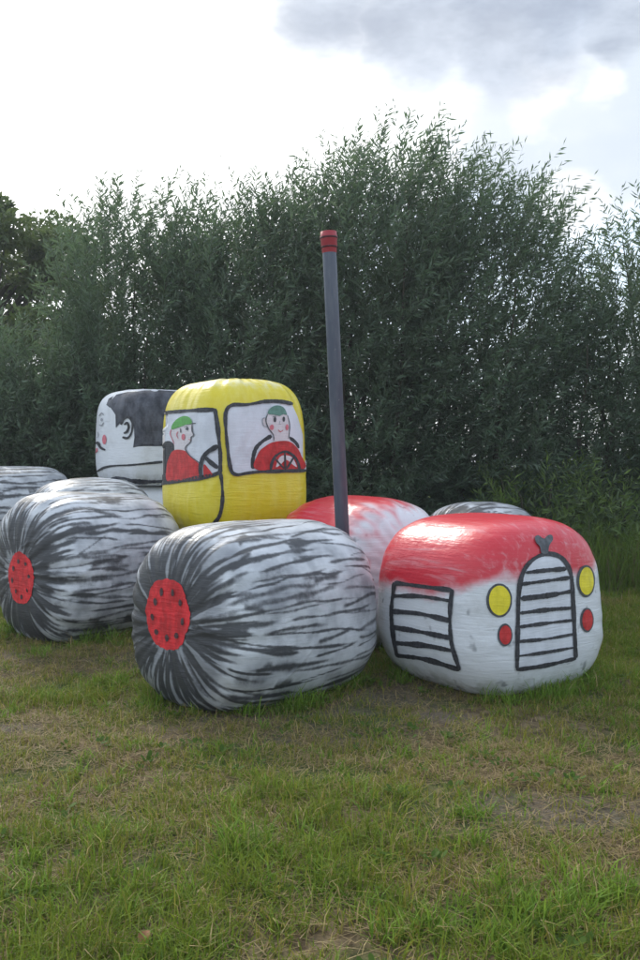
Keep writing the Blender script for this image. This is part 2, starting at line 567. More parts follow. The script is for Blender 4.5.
class Paint:
    """paint laid on a bale: 2-D outlines (photo pixels, or metres on a plane facing the bale) cast onto its real surface"""
    def __init__(s, bale, mode='px', frame=None, unit=1.0):
        s.b, s.mode, s.frame = bale, mode, frame
        s.v, s.f, s.mi, s.mats = [], [], [], []
        s.grid = 3.0 if mode == 'px' else 0.03
        s.step = 1.2 if mode == 'px' else 0.01
        s.u = 1.0 if mode == 'px' else 0.008

    def put(s, x, y, off):
        if s.mode == 'px':
            return s.b.hit(Vector((0, 0, CAM_H)), ray(x, y), off)
        o, ex, ez, d = s.frame
        return s.b.hit(o + ex * x + ez * y, d, off)

    def slot(s, key):
        if key not in s.mats:
            s.mats.append(key)
        return s.mats.index(key)

    def fill(s, pts, key, layer=1, smooth=True, wob=0.0):
        pl = catmull(pts, True, s.step * 1.6) if smooth else [Vector(p) for p in pts]
        if wob:
            ph = random.uniform(0, 6)
            c = sum(pl, Vector((0, 0))) / len(pl)
            pl = [c + (p - c) * (1 + wob * (math.sin(i * 0.55 + ph) * 0.6 + random.uniform(-1, 1) * 0.5)) for i, p in enumerate(pl)]
        xs = [p[0] for p in pl]; ys = [p[1] for p in pl]
        vs_ = [Vector((p[0], p[1])) for p in pl]
        n = len(vs_)
        g = s.grid
        for i in range(int((max(xs) - min(xs)) / g) + 1):
            for j in range(int((max(ys) - min(ys)) / g) + 1):
                q = Vector((min(xs) + (i + 0.5) * g, min(ys) + (j + 0.5) * g))
                ins = False
                for k in range(n):
                    a, b = vs_[k], vs_[k - 1]
                    if (a.y > q.y) != (b.y > q.y) and q.x < (b.x - a.x) * (q.y - a.y) / (b.y - a.y) + a.x:
                        ins = not ins
                if ins:
                    vs_.append(q)
        r = delaunay_2d_cdt(vs_, [], [list(range(n))], 1, 1e-6)
        base = len(s.v)
        off = 0.0025 + layer * 0.0022
        for p in r[0]:
            s.v.append(s.put(p[0], p[1], off))
        m = s.slot(key)
        for f in r[2]:
            s.f.append([base + i for i in f]); s.mi.append(m)
        return s

    def disc(s, cx, cy, rx, ry, key, layer=1, wob=0.02):
        n = 30
        return s.fill([(cx + rx * math.cos(i / n * 6.2832), cy + ry * math.sin(i / n * 6.2832)) for i in range(n)], key, layer, True, wob)

    def stroke(s, pts, width, key, layer=2, closed=False, smooth=True, jit=0.16, taper=True):
        pl = catmull(pts, closed, s.step) if smooth else [Vector(p) for p in pts]
        if not smooth:
            q = []
            rg = len(pl) if closed else len(pl) - 1
            for i in range(rg):
                a, b = pl[i], pl[(i + 1) % len(pl)]
                m = max(1, int((b - a).length / s.step))
                q += [a.lerp(b, k / m) for k in range(m)]
            if not closed:
                q.append(pl[-1])
            pl = q
        n = len(pl)
        base = len(s.v)
        off = 0.0025 + layer * 0.0022
        ph = random.uniform(0, 6); ph2 = random.uniform(0, 6)
        for i, p in enumerate(pl):
            a = pl[(i - 1) % n] if (closed or i) else pl[0]
            b = pl[(i + 1) % n] if (closed or i < n - 1) else pl[-1]
            tn = (b - a)
            if tn.length < 1e-9: tn = Vector((1, 0))
            tn.normalize()
            nn = Vector((-tn.y, tn.x))
            wd = width * (1 + jit * (math.sin(i * 0.14 + ph) + 0.7 * math.sin(i * 0.33 + ph2) + random.uniform(-0.6, 0.6)))
            if taper and not closed:
                e = min(i, n - 1 - i)
                wd *= min(1, 0.55 + 0.25 * e)
            for sgn in (-0.5, 0, 0.5):
                q = p + nn * wd * sgn
                s.v.append(s.put(q[0], q[1], off))
        m = s.slot(key)
        for i in range(n if closed else n - 1):
            j = (i + 1) % n
            for k in (0, 1):
                s.f.append([base + i * 3 + k, base + j * 3 + k, base + j * 3 + k + 1, base + i * 3 + k + 1]); s.mi.append(m)
        return s

    def build(s, name, parent=None, label=None):
        lc = [len(f) for f in s.f]
        ff = [i for f in s.f for i in f]
        me = np_mesh(name, np.array([tuple(v) for v in s.v]), ff, lc, [P[k] for k in s.mats], True, s.mi)
        o = add_obj(name, me, parent)
        if parent is not None and parent is not s.b.o:
            pass
        if label: o['label'] = label
        return o


# tractor frame: nose points towards the lower right of the field
FWD = Vector((0.58, -0.81, 0)).normalized()
SIDE = Vector((FWD.y, -FWD.x, 0))        # towards the near wheels
YAW_F = math.atan2(FWD.y, FWD.x)
YAW_S = math.atan2(SIDE.y, SIDE.x)


def gz(x, y, sink=0.015):
    return float(ground_z(x, y)) - sink


# ------------------------------------------------------------------ ground
def graded(a, b, step, far):
    mid = np.arange(a, b + 1e-6, step)
    out = []
    d, v = step, 0.0
    while v < far:
        d *= 1.22
        v += d
        out.append(v)
    out = np.array(out)
    return np.concatenate((a - out[::-1], mid, b + out))


gx = graded(-8, 8, 0.075, 900)
gy = graded(0.5, 15, 0.075, 900)
GX, GY = np.meshgrid(gx, gy)
GZ = ground_z(GX, GY)
gV = np.stack([GX, GY, GZ], -1).reshape(-1, 3)
gi = np.arange(len(gx) * len(gy)).reshape(len(gy), len(gx))
gF = np.stack([gi[:-1, :-1], gi[:-1, 1:], gi[1:, 1:], gi[1:, :-1]], -1).reshape(-1, 4)


def bareness(x, y):
    """0 = good turf, 1 = bare trampled soil"""
    b = fbm(x * 0.55 + 3.3, y * 0.8 + 1.0, 21, 4)
    v = 0.6 * np.clip((b - 0.56) / 0.18, 0, 1)
    for (cx, cy, rx, ry, a) in ((0.75, 5.95, 0.22, 0.16, 1.0), (0.12, 6.1, 0.25, 0.12, 0.9), (-2.0, 5.75, 0.3, 0.13, 0.9), (0.55, 6.6, 0.4, 0.5, 0.8),
                                (1.1, 4.35, 0.6, 0.22, 0.8), (2.4, 5.6, 0.5, 0.2, 0.8), (-0.3, 5.6, 1.0, 0.3, 0.55)):
        e = ((x - cx) / rx) ** 2 + ((y - cy) / ry) ** 2 + (fbm(x * 5, y * 5, 41, 3) - 0.5) * 1.6
        v = np.maximum(v, a * np.clip(1.5 - e, 0, 1))
    return v


def lushness(x, y):
    l = np.clip((fbm(x * 0.9 + 9, y * 1.1, 33, 4) - 0.45) / 0.2, 0, 1)
    near = np.clip((4.9 - y) / 1.3, 0, 1)
    return np.clip(0.16 + 0.42 * l + 0.42 * near * (0.6 + l) + 0.25 * l * (y > 6.2), 0, 1)


m_ground, h, out = new_mat('turf_soil')
gpos = h.n('ShaderNodeNewGeometry').outputs['Position']
na_ = h.noise(gpos, 1.3, 5, 0.6)
nb_ = h.noise(gpos, 14.0, 5, 0.65)
nc_ = h.noise(gpos, 60.0, 3, 0.6)
bare = h.attr('bare', 'Fac')
dry = h.mix(h.sstep(nb_, 0.35, 0.68), (0.085, 0.060, 0.034, 1), (0.22, 0.165, 0.095, 1))
grn = h.mix(h.sstep(nb_, 0.3, 0.7), (0.038, 0.058, 0.016, 1), (0.10, 0.12, 0.036, 1))
turf = h.mix(h.sstep(na_, 0.44, 0.58), dry, grn)
soil = h.mix(h.sstep(nc_, 0.35, 0.7), (0.085, 0.066, 0.048, 1), (0.17, 0.14, 0.11, 1))
gc = h.mix(bare, turf, soil)
py_ = h.sep(gpos)[1]
meadow = h.mix(h.sstep(na_, 0.35, 0.7), (0.09, 0.14, 0.025, 1), (0.15, 0.20, 0.045, 1))
gc = h.mix(h.sstep(py_, 15.5, 17.0), gc, meadow)
principled(h, out, gc, 0.95, h.bump(h.math('ADD', nb_, h.math('MULTIPLY', nc_, 0.5)), 0.8, 0.03), 0.15)
gme = np_mesh('ground', gV, gF, np.full(len(gF), 4), [m_ground], True)
ba = gme.attributes.new('bare', 'FLOAT', 'POINT')
ba.data.foreach_set('value', bareness(gV[:, 0], gV[:, 1]).astype(np.float32))
tag(add_obj('ground', gme), kind='structure')

# ------------------------------------------------------------------ the bale tractor
M_T1 = mat_tyre('front_tyre_film', 1)
M_T2 = mat_tyre('rear_tyre_film', 2)
M_T3 = mat_tyre('far_tyre_film', 3)
M_T4 = mat_tyre('trailer_tyre_film', 5)
M_T5 = mat_tyre('offside_tyre_film', 8)
M_HOOD1 = mat_hood('nose_film', 0.70, 0.13, None, 0.0)
M_HOOD2 = mat_hood('bonnet_film', 0.52, 0.0, 0.50, 4.0)
M_CAB = mat_cab('yellow_cab_film')
M_FILM = mat_plain_film('white_film')

TY = 'bales painted as tyres'
t1c = (-0.45, 6.72)
tyre1 = Bale('tyre_bale', t1c, gz(*t1c), math.radians(180 + 47), 0.78, 0.645, 4.4, 2.4, 1.205, seed=1, mat=M_T1, strokes=1.0, na=440, nm=230, squash=0.06, group=TY,
             label='plastic wrapped bale painted as front tyre with red rim, right beside the thin grey pipe')
t2c = (-2.10, 8.72)
tyre2 = Bale('tyre_bale', t2c, gz(*t2c), math.radians(180 + 47), 0.73, 0.66, 4.3, 2.4, 1.285, seed=2, mat=M_T2, strokes=1.6, na=380, nm=200, squash=0.05, group=TY,
             label='plastic wrapped bale painted as rear tyre with red rim, in front of the yellow cab')
t3c = (-2.52, 10.45)
tyre3 = Bale('tyre_bale', t3c, gz(*t3c), YAW_S, 0.70, 0.64, 3.4, 2.3, 1.32, seed=3, mat=M_T3, strokes=1.0, squash=0.05, group=TY, na=240, nm=120,
             label='black and white tyre bale of which only the top shows, below the painted head')
t4c = (-3.92, 12.0)
tyre4 = Bale('tyre_bale', t4c, gz(*t4c), YAW_S, 0.72, 0.66, 4.2, 2.4, 1.39, seed=4, mat=M_T4, strokes=1.0, squash=0.04, group=TY, na=240, nm=120,
             label='black streaked tyre bale at the outer end of the row, farthest from the grey pipe')
t5c = (1.52, 9.0)
tyre5 = Bale('tyre_bale', t5c, gz(*t5c), YAW_S, 0.55, 0.61, 3.0, 2.2, 1.17, seed=5, mat=M_T5, strokes=1.6, group=TY, na=240, nm=120,
             label='black and white tyre bale peeping over the red nose bale')

n1c = (1.235, 7.0)
nose = Bale('nose_bale', n1c, gz(*n1c), YAW_F, 0.68, 0.685, 3.9, 3.0, 1.20, seed=6, mat=M_HOOD1, squash=0.05, nm=150, na=250, lump=0.014, crease=0.3,
            label='wrapped bale with red top painted as tractor nose with grille and yellow headlights')
h2c = (0.35, 8.45)
bonnet = Bale('bonnet_bale', h2c, gz(*h2c), YAW_F, 0.72, 0.69, 3.6, 2.3, 1.26, seed=7, mat=M_HOOD2, squash=0.05,
              label='wrapped bale half red half white behind the grille bale')

cabc = (-0.86, 9.4)
cz0 = gz(*cabc)
SUP = 0.86
support = Bale('support_bale', cabc, cz0, YAW_F, 0.55, 0.56, 5.0, 3.0, SUP + 0.02, upright=True, seed=8, mat=M_FILM, squash=0.04, na=100, nm=70,
               label='plain white wrapped bale underneath the yellow cab')
cabb = Bale('cab_bale', cabc, cz0 + SUP, YAW_F, 0.72, 0.600, 4.2, 3.9, 1.475, upright=True, seed=9, mat=M_CAB, squash=0.03, nm=150, na=250, lump=0.012,
            label='yellow painted bale as tractor cab with two windows and painted drivers')
hc = (-2.13, 12.0)
hz0 = gz(*hc)
HS = 1.14
support2 = Bale('support_bale', hc, hz0, YAW_F, 0.6, 0.60, 4.5, 2.8, HS + 0.02, upright=True, seed=10, mat=M_FILM, squash=0.05, na=100, nm=70,
                label='plain white wrapped bale underneath the painted head with black hair')
headb = Bale('head_bale', hc, hz0 + HS, YAW_F + 0.15, 0.62, 0.60, 4.6, 3.2, 1.20, upright=True, seed=11, mat=M_FILM, squash=0.02, nm=120, na=180, lump=0.012,
             label='white wrapped bale painted as a head in profile with black hair and moustache')


# ---- rims on the tyres
def end_frame(b):
    a = Vector((math.cos(b.yaw), math.sin(b.yaw), 0))
    o = b.center + a * 2.0
    ex = Vector((-a.y, a.x, 0))
    return (o, ex, Vector((0, 0, 1)), -a)


def rim(b, cx, cy, rx, ry, nd, phase, dr):
    fr = end_frame(b)
    p = Paint(b, 'm', fr)
    p.disc(cx, cy, rx, ry, 'hubred', 1, 0.045)
    hub = p.build('rim', b.o, 'red painted wheel rim with black dots')
    for i in range(nd):
        a = phase + i / nd * 6.2832 + random.uniform(-0.08, 0.08)
        rr = random.uniform(0.60, 0.72)
        d = Paint(b, 'm', fr)
        d.disc(cx + rx * rr * math.cos(a), cy + ry * rr * math.sin(a), dr * random.uniform(0.7, 1.1), dr * random.uniform(0.85, 1.35), 'spot', 3, 0.09)
        d.build('bolt_dot', hub)


# ---- nose details
def C3(X, Y):
    return (360 + X / 2.286, 480 + Y / 2.286)


p = Paint(nose)
p.stroke([C3(*q) for q in ((80, 235), (212, 252))], 4.2, 'black')
p.stroke([C3(*q) for q in ((212, 250), (207, 300), (210, 370), (229, 434))], 3.9, 'black')
p.stroke([C3(*q) for q in ((80, 234), (73, 300), (78, 360), (86, 402))], 4.0, 'black')
for a, mid, b, wd in (((76, 265), (140, 266), (212, 277), 3.4), ((75, 300), (140, 306), (209, 322), 4.2), ((76, 336), (140, 347), (208, 361), 4.4),
                      ((80, 372), (150, 378), (212, 390), 4.4), ((84, 400), (150, 409), (229, 433), 4.2)):
    p.stroke([C3(*a), C3(*mid), C3(*b)], wd * 1.12, 'black', 2, jit=0.18)
p.build('side_vent', nose.o, 'black painted slatted vent on the flank')

p = Paint(nose)
p.fill([C3(*q) for q in ((358, 432), (360, 330), (362, 262), (370, 216), (390, 186), (420, 170), (450, 173), (470, 190), (482, 222), (487, 300), (492, 406), (425, 423))], 'white', 0.3)
p.stroke([C3(*q) for q in ((358, 432), (360, 330), (362, 262), (370, 216), (390, 186), (420, 170), (450, 173), (470, 190), (482, 222), (487, 300), (492, 406))], 4.3, 'black', 2, jit=0.12)
p.stroke([C3(*q) for q in ((356, 433), (420, 424), (493, 407))], 4.0, 'black')
p.build('grille', nose.o, 'black painted arched radiator grille outline')
grille = bpy.data.objects[[o.name for o in nose.o.children if o.name.startswith('grille')][0]]
for a, b, wd in (((376, 212), (470, 203), 3.4), ((368, 238), (478, 223), 3.2), ((366, 271), (482, 254), 4.2), ((364, 304), (485, 292), 3.4),
                 ((362, 336), (487, 320), 3.0), ((360, 369), (488, 352), 2.8), ((360, 402), (490, 382), 2.6)):
    p = Paint(nose)
    mid = ((a[0] + b[0]) / 2 + random.uniform(-5, 5), (a[1] + b[1]) / 2 + random.uniform(-2, 3))
    p.stroke([C3(*a), C3(*mid), C3(*b)], wd * 1.12, 'black', 3, jit=0.20)
    p.build('grille_bar', grille)
p = Paint(nose)
p.fill([C3(*q) for q in ((412, 168), (410, 155), (400, 143), (398, 132), (406, 128), (414, 134), (420, 136), (428, 128), (437, 128), (439, 138), (430, 152), (427, 168))], 'dark', 4)
p.build('emblem', nose.o, 'small grey heart shaped mark above the grille')
for cx, cy, rx, ry in ((318, 275, 29, 39), (515.5, 231, 21, 37)):
    c = C3(cx, cy)
    p = Paint(nose)
    p.disc(c[0], c[1], rx / 2.286, ry / 2.286, 'dark', 1, 0.02)
    p.disc(c[0] + 0.4, c[1], rx / 2.286 - 2.1, ry / 2.286 - 2.3, 'yellow', 2, 0.015)
    p.build('headlight', nose.o, 'yellow painted headlight with dark outline')
for cx, cy, rx, ry in ((331, 354, 17, 26), (518, 320, 15.5, 28)):
    c = C3(cx, cy)
    p = Paint(nose)
    p.disc(c[0], c[1], rx / 2.286, ry / 2.286, 'dark', 1, 0.02)
    p.disc(c[0] + 0.3, c[1], rx / 2.286 - 1.6, ry / 2.286 - 1.8, 'red', 2, 0.02)
    p.build('indicator_lamp', nose.o, 'small red painted lamp with dark outline')


# ---- cab details
def CS(X, Y):
    return (150 + X / 8.0, 400 + Y / 8.0)


def CF(X, Y):
    return (220 + X / 6.737, 390 + Y / 6.737)


p = Paint(cabb)
wl = [(157.0, 413.6), (172, 412), (187.5, 411), (201, 410), (215, 410), (217.5, 425), (219, 440), (220, 455), (220, 472), (210, 476), (187.5, 480), (170, 482.4), (157.0, 483.5),
      (155.5, 460), (155.5, 435)]
p.fill(wl, 'white', 1, False)
p.stroke([(162, 413), (187.5, 411), (203, 410.2), (216, 410)], 3.6, 'black', 4)
p.stroke([(215, 409), (217.5, 425), (219, 440), (220.3, 455), (220.3, 473)], 4.0, 'black', 4)
p.stroke([(159, 483.4), (170, 482.4), (187.5, 480), (210, 476), (221, 472)], 4.0, 'black', 4)
win = p.build('side_window', cabb.o, 'white painted side window with black frame')
p = Paint(cabb)
p.fill([CS(*q) for q in ((110, 350), (160, 328), (205, 365), (205, 400), (150, 480), (142, 650), (106, 652), (98, 450))], 'black', 2)
p.fill([CS(*q) for q in ((178, 232), (260, 200), (338, 190), (343, 240), (356, 280), (334, 305), (332, 336), (300, 368), (292, 410), (210, 412), (200, 362), (184, 310), (168, 272))], 'skin', 3)
p.fill([CS(*q) for q in ((180, 235), (190, 192), (230, 150), (280, 130), (325, 142), (345, 186), (290, 202), (230, 222))], 'green', 5)
p.stroke([CS(*q) for q in ((300, 198), (375, 186))], 0.9, 'dark', 5)
p.fill([CS(*q) for q in ((200, 402), (290, 408), (350, 470), (402, 520), (408, 618), (300, 634), (150, 650), (140, 540), (160, 460))], 'red', 4)
p.fill([CS(*q) for q in ((436, 515), (470, 548), (502, 597), (470, 612), (436, 612))], 'red', 4)
p.disc(*CS(275, 296), 1.8, 3.2, 'pink', 5, 0.03)
p.fill([CS(*q) for q in ((290, 236), (305, 214), (318, 226), (312, 246))], 'dark', 5)
p.stroke([CS(*q) for q in ((282, 220), (305, 208))], 0.7, 'dark', 5)
p.stroke([CS(*q) for q in ((335, 322), (318, 314))], 0.9, 'red', 5)
p.stroke([CS(*q) for q in ((343, 200), (345, 250), (357, 280), (335, 300), (333, 334), (300, 366), (292, 395), (330, 448), (405, 505))], 0.9, 'dark', 5)
p.stroke([CS(*q) for q in ((178, 236), (170, 272), (186, 312), (200, 352))], 0.9, 'pink', 5)
p.stroke([CS(*q) for q in ((232, 252), (222, 280), (236, 310))], 0.8, 'pink', 5)
p.stroke([CS(*q) for q in ((252, 228), (255, 262))], 1.3, 'dark', 5)
p.build('painted_driver', win, 'driver in profile with green cap and red jumper')
p = Paint(cabb)
p.stroke([CS(*q) for q in ((415, 618), (410, 545), (425, 475), (462, 420), (545, 366))], 4.0, 'black', 6)
p.stroke([CS(*q) for q in ((448, 458), (490, 500), (545, 545))], 3.6, 'black', 6)
p.build('painted_steering_wheel', win)

p = Paint(cabb)
wf = [CF(*q) for q in ((62, 108), (180, 100), (300, 82), (400, 82), (480, 92), (520, 180), (555, 300), (576, 430), (578, 540), (400, 548), (250, 552), (110, 570), (75, 540), (55, 430), (40, 260), (40, 150))]
p.fill(wf, 'white', 1, False)
p.stroke([CF(*q) for q in ((485, 96), (400, 80), (300, 80), (180, 100), (80, 104), (40, 150), (38, 260), (54, 430), (72, 540), (110, 570), (180, 560), (250, 552), (400, 546), (575, 543))], 3.3, 'black', 5, jit=0.14)
win2 = p.build('windscreen', cabb.o, 'white painted windscreen with black frame')
p = Paint(cabb)
p.stroke([CF(*q) for q in ((226, 530), (216, 490), (236, 400), (282, 348), (345, 308))], 4.2, 'black', 2)
p.stroke([CF(*q) for q in ((465, 318), (508, 356), (528, 392))], 2.6, 'black', 2)
p.fill([CF(*q) for q in ((318, 160), (308, 205), (324, 256), (355, 300), (362, 362), (458, 362), (460, 300), (463, 240), (456, 190), (440, 160), (380, 150))], 'skin', 3)
p.disc(*CF(297, 216), 2.0, 4.2, 'skin', 2, 0.02)
p.stroke([CF(*q) for q in ((312, 190), (288, 190), (282, 215), (294, 245), (318, 248))], 0.8, 'grey', 4)
p.stroke([CF(*q) for q in ((316, 165), (307, 205), (324, 258), (354, 300), (360, 340))], 0.9, 'dark', 4)
p.stroke([CF(*q) for q in ((450, 170), (464, 230), (462, 290), (456, 330))], 0.8, 'dark', 4)
p.fill([CF(*q) for q in ((316, 162), (330, 128), (362, 108), (400, 108), (430, 128), (446, 170), (420, 164), (400, 176), (360, 168))], 'teal', 5)
p.disc(*CF(365, 200), 1.5, 2.6, 'black', 5, 0.03)
p.disc(*CF(424, 198), 1.3, 2.6, 'black', 5, 0.03)
p.stroke([CF(*q) for q in ((350, 180), (375, 178))], 0.7, 'dark', 5)
p.disc(*CF(344, 252), 1.9, 2.7, 'pink', 5, 0.03)
p.disc(*CF(446, 252), 1.6, 3.0, 'pink', 5, 0.03)
p.stroke([CF(*q) for q in ((388, 268), (402, 283), (420, 270))], 0.8, 'red', 5)
p.stroke([CF(*q) for q in ((400, 210), (394, 228), (406, 232))], 0.6, 'grey', 5)
p.fill([CF(*q) for q in ((300, 380), (360, 350), (455, 345), (510, 385), (540, 440), (552, 535), (245, 537), (252, 430))], 'red', 4)
p.build('painted_driver', win2, 'driver facing forward with dull green cap and red jumper')
p = Paint(cabb)
p.fill([CF(*q) for q in ((372, 520), (395, 455), (430, 440), (480, 455), (512, 520), (480, 500), (440, 470), (400, 505))], 'skin', 5)
p.stroke([CF(*q) for q in ((336, 538), (345, 490), (370, 445), (432, 415), (490, 445), (518, 490), (528, 538))], 2.6, 'black', 6)
p.stroke([CF(*q) for q in ((435, 535), (430, 422))], 2.2, 'black', 6)
p.stroke([CF(*q) for q in ((425, 530), (365, 462))], 2.2, 'black', 6)
p.stroke([CF(*q) for q in ((445, 530), (490, 452))], 2.0, 'black', 6)
p.build('painted_steering_wheel', win2)
p = Paint(cabb)
p.stroke([(220.3, 472), (222, 485), (222.4, 500), (220, 514), (214, 523), (207, 527)], 3.4, 'black', 3)
p.build('door_line', cabb.o, 'black painted door line')


# ---- head details
def CH(X, Y):
    return (90 + X / 8.0, 385 + Y / 8.0)


p = Paint(headb)
p.fill([CH(*q) for q in ((132, 160), (150, 110), (215, 78), (300, 58), (440, 46), (560, 44), (800, 60), (860, 200), (860, 480), (525, 490), (345, 500), (356, 420), (350, 300), (322, 258), (270, 262), (238, 310),
                         (208, 342), (205, 240), (180, 200))], 'hair', 1, False)
p.build('hair', headb.o, 'black painted hair with grey mottling')
p = Paint(headb)
p.stroke([CH(*q) for q in ((250, 318), (272, 272), (312, 258), (342, 300), (334, 380), (304, 424), (262, 418))], 2.6, 'black', 3)
p.stroke([CH(*q) for q in ((276, 318), (302, 304), (312, 338), (296, 376), (272, 386))], 2.6, 'black', 3)
p.build('ear', headb.o, 'black outlined ear')
p = Paint(headb)
p.disc(*CH(117, 437), 2.1, 4.8, 'pink', 2, 0.03)
p.build('cheek', headb.o, 'pink painted cheek')
p = Paint(headb)
p.stroke([CH(*q) for q in ((46, 468), (66, 462), (88, 500), (126, 521))], 2.3, 'black', 3)
p.build('moustache', headb.o, 'black painted moustache')
p = Paint(headb)
p.fill([CH(*q) for q in ((42, 505), (62, 505), (66, 530), (44, 548))], 'pink', 2)
p.build('mouth', headb.o, 'pink painted mouth')
p = Paint(headb)
p.stroke([CH(*q) for q in ((66, 375), (68, 410), (58, 424))], 0.9, 'grey', 2)
p.build('nose_line', headb.o)
p = Paint(headb)
p.stroke([CH(*q) for q in ((74, 250), (95, 225), (112, 240))], 1.6, 'grey', 2)
p.disc(*CH(96, 278), 1.2, 1.6, 'grey', 2, 0.05)
p.stroke([CH(*q) for q in ((76, 318), (96, 324), (112, 300))], 1.0, 'grey', 2)
p.build('eye', headb.o, 'grey painted eye with brow')
p = Paint(headb)
p.stroke([CH(*q) for q in ((60, 690), (120, 660), (200, 646), (330, 640), (430, 630), (525, 620), (640, 610))], 2.0, 'black', 3)
p.build('collar_line', headb.o)
p = Paint(headb)
p.stroke([CH(*q) for q in ((170, 748), (230, 742), (290, 748), (330, 762), (420, 772), (560, 768), (700, 760))], 3.2, 'hair', 3, jit=0.3)  # dark shadow line along the head's bottom, put in as paint
p.build('shadow_line', headb.o)

# rims: where the photograph shows them (metres on the wheel's outer end)
rim(tyre1, -0.02, 0.02, 0.215, 0.235, 9, 0.5, 0.021)
rim(tyre2, 0.06, -0.09, 0.205, 0.225, 8, 0.2, 0.020)

# ------------------------------------------------------------------ grey pipe as exhaust
m_pipe, h, out = new_mat('grey_plastic_pipe')
oc = h.n('ShaderNodeTexCoord').outputs['Object']
pn = h.noise(h.vmath('MULTIPLY', oc, (6, 6, 1)), 3.0, 4, 0.6)
pc = h.mix(h.sstep(pn, 0.35, 0.7), (0.095, 0.11, 0.15, 1), (0.14, 0.155, 0.19, 1))
pc = h.mix(h.sstep(h.noise(oc, 30, 3, 0.6), 0.68, 0.78, 0, 0.5), pc, (0.4, 0.4, 0.4, 1))
principled(h, out, pc, 0.42, None, 0.4)
m_cap, h, out = new_mat('red_socket_paint')
oc = h.n('ShaderNodeTexCoord').outputs['Object']
principled(h, out, h.mix(h.noise(oc, 14, 3, 0.6), (0.32, 0.02, 0.03, 1), (0.42, 0.06, 0.075, 1)), 0.5, None, 0.4)
m_ring, h, out = new_mat('dark_red_ring')
oc = h.n('ShaderNodeTexCoord').outputs['Object']
principled(h, out, h.mix(h.noise(oc, 14, 3, 0.6), (0.05, 0.008, 0.012, 1), (0.09, 0.015, 0.02, 1)), 0.5, None, 0.4)


def lathe(profile, n=36, closed_bottom=True):
    V, F = [], []
    for (r, z) in profile:
        for i in range(n):
            a = i / n * 2 * math.pi
            V.append((r * math.cos(a), r * math.sin(a), z))
    for j in range(len(profile) - 1):
        for i in range(n):
            k = (i + 1) % n
            F.append((j * n + i, j * n + k, (j + 1) * n + k, (j + 1) * n + i))
    return V, F


def lathe_obj(name, profile, mat, parent):
    V, F = lathe(profile)
    me = np_mesh(name, np.array(V), [i for f in F for i in f], [4] * len(F), [mat], True)
    return add_obj(name, me, parent)


PZ = 7.45
ptop = ray(328.5, 232) * (PZ / ray(328.5, 232).y) + Vector((0, 0, CAM_H))
pbot = ray(343, 545) * (PZ / ray(343, 545).y) + Vector((0, 0, CAM_H))
dd = (ptop - pbot)
gb = gz(pbot.x, PZ, 0.03)
foot = pbot - dd * ((pbot.z - gb) / dd.z)
Lp = (ptop - foot).length
pipe_root = bpy.data.objects.new('exhaust_pipe', None)
COL.objects.link(pipe_root)
pipe_root.location = foot
pipe_root.rotation_euler = dd.to_track_quat('Z', 'Y').to_euler()
tag(pipe_root, 'tall thin grey plastic pipe with red socket end, leaning slightly, beside the front tyre bale', 'pipe')
R0 = 0.0545
lathe_obj('pipe', [(R0 - 0.004, Lp - 0.02), (R0 - 0.004, 0.0), (R0, 0.0), (R0, Lp - 0.16), (R0 + 0.001, Lp - 0.02)], m_pipe, pipe_root)
sock = lathe_obj('socket', [(R0 + 0.0005, Lp - 0.165), (R0 + 0.003, Lp - 0.16), (R0 + 0.005, Lp - 0.12), (R0 + 0.009, Lp - 0.115), (R0 + 0.009, Lp - 0.065), (R0 + 0.014, Lp - 0.055),
                            (R0 + 0.014, Lp - 0.035), (R0 + 0.009, Lp - 0.028), (R0 + 0.009, Lp), (R0 + 0.001, Lp), (R0 + 0.0008, Lp - 0.15)], m_cap, pipe_root)
lathe_obj('seal_ring', [(R0 + 0.0095, Lp - 0.058), (R0 + 0.0165, Lp - 0.054), (R0 + 0.0165, Lp - 0.044), (R0 + 0.0145, Lp - 0.040)], m_ring, sock)
lathe_obj('seal_ring', [(R0 + 0.005, Lp - 0.128), (R0 + 0.0105, Lp - 0.124), (R0 + 0.0105, Lp - 0.116), (R0 + 0.008, Lp - 0.112)], m_ring, sock)


# ------------------------------------------------------------------ foliage
def leaf_mat(name, rough=0.42, trans=0.48, grey=0.35, spec=0.4, glow=(0.13, 0.20, 0.06, 1)):
    m, h, out = new_mat(name)
    col = h.attr('tint', 'Color')
    geo = h.n('ShaderNodeNewGeometry')
    under = h.mix(geo.outputs['Backfacing'], col, h.mix(grey, col, (0.20, 0.24, 0.21, 1)))
    b = h.n('ShaderNodeBsdfPrincipled')
    h.set(b.inputs['Base Color'], under)
    h.set(b.inputs['Roughness'], rough)
    h.set(b.inputs['Specular IOR Level'], spec)
    tr = h.n('ShaderNodeBsdfTranslucent')
    h.set(tr.inputs[0], h.mix(0.45, col, glow))
    ms = h.n('ShaderNodeMixShader')
    ms.inputs[0].default_value = trans
    h.t.links.new(b.outputs[0], ms.inputs[1]); h.t.links.new(tr.outputs[0], ms.inputs[2])
    h.t.links.new(ms.outputs[0], out.inputs[0])
    return m


m_leaf = leaf_mat('willow_leaf')
m_oakleaf = leaf_mat('broad_leaf', 0.5, 0.4, 0.15, 0.3)
m_grass = leaf_mat('grass_blade', 0.6, 0.4, 0.0, 0.15, (0.17, 0.20, 0.03, 1))
m_bark, h, out = new_mat('willow_bark')
oc = h.n('ShaderNodeTexCoord').outputs['Object']
bn = h.noise(h.vmath('MULTIPLY', oc, (8, 8, 2)), 5, 4, 0.6)
principled(h, out, h.mix(bn, (0.035, 0.032, 0.024, 1), (0.11, 0.10, 0.075, 1)), 0.9, h.bump(bn, 0.5, 0.01), 0.2)


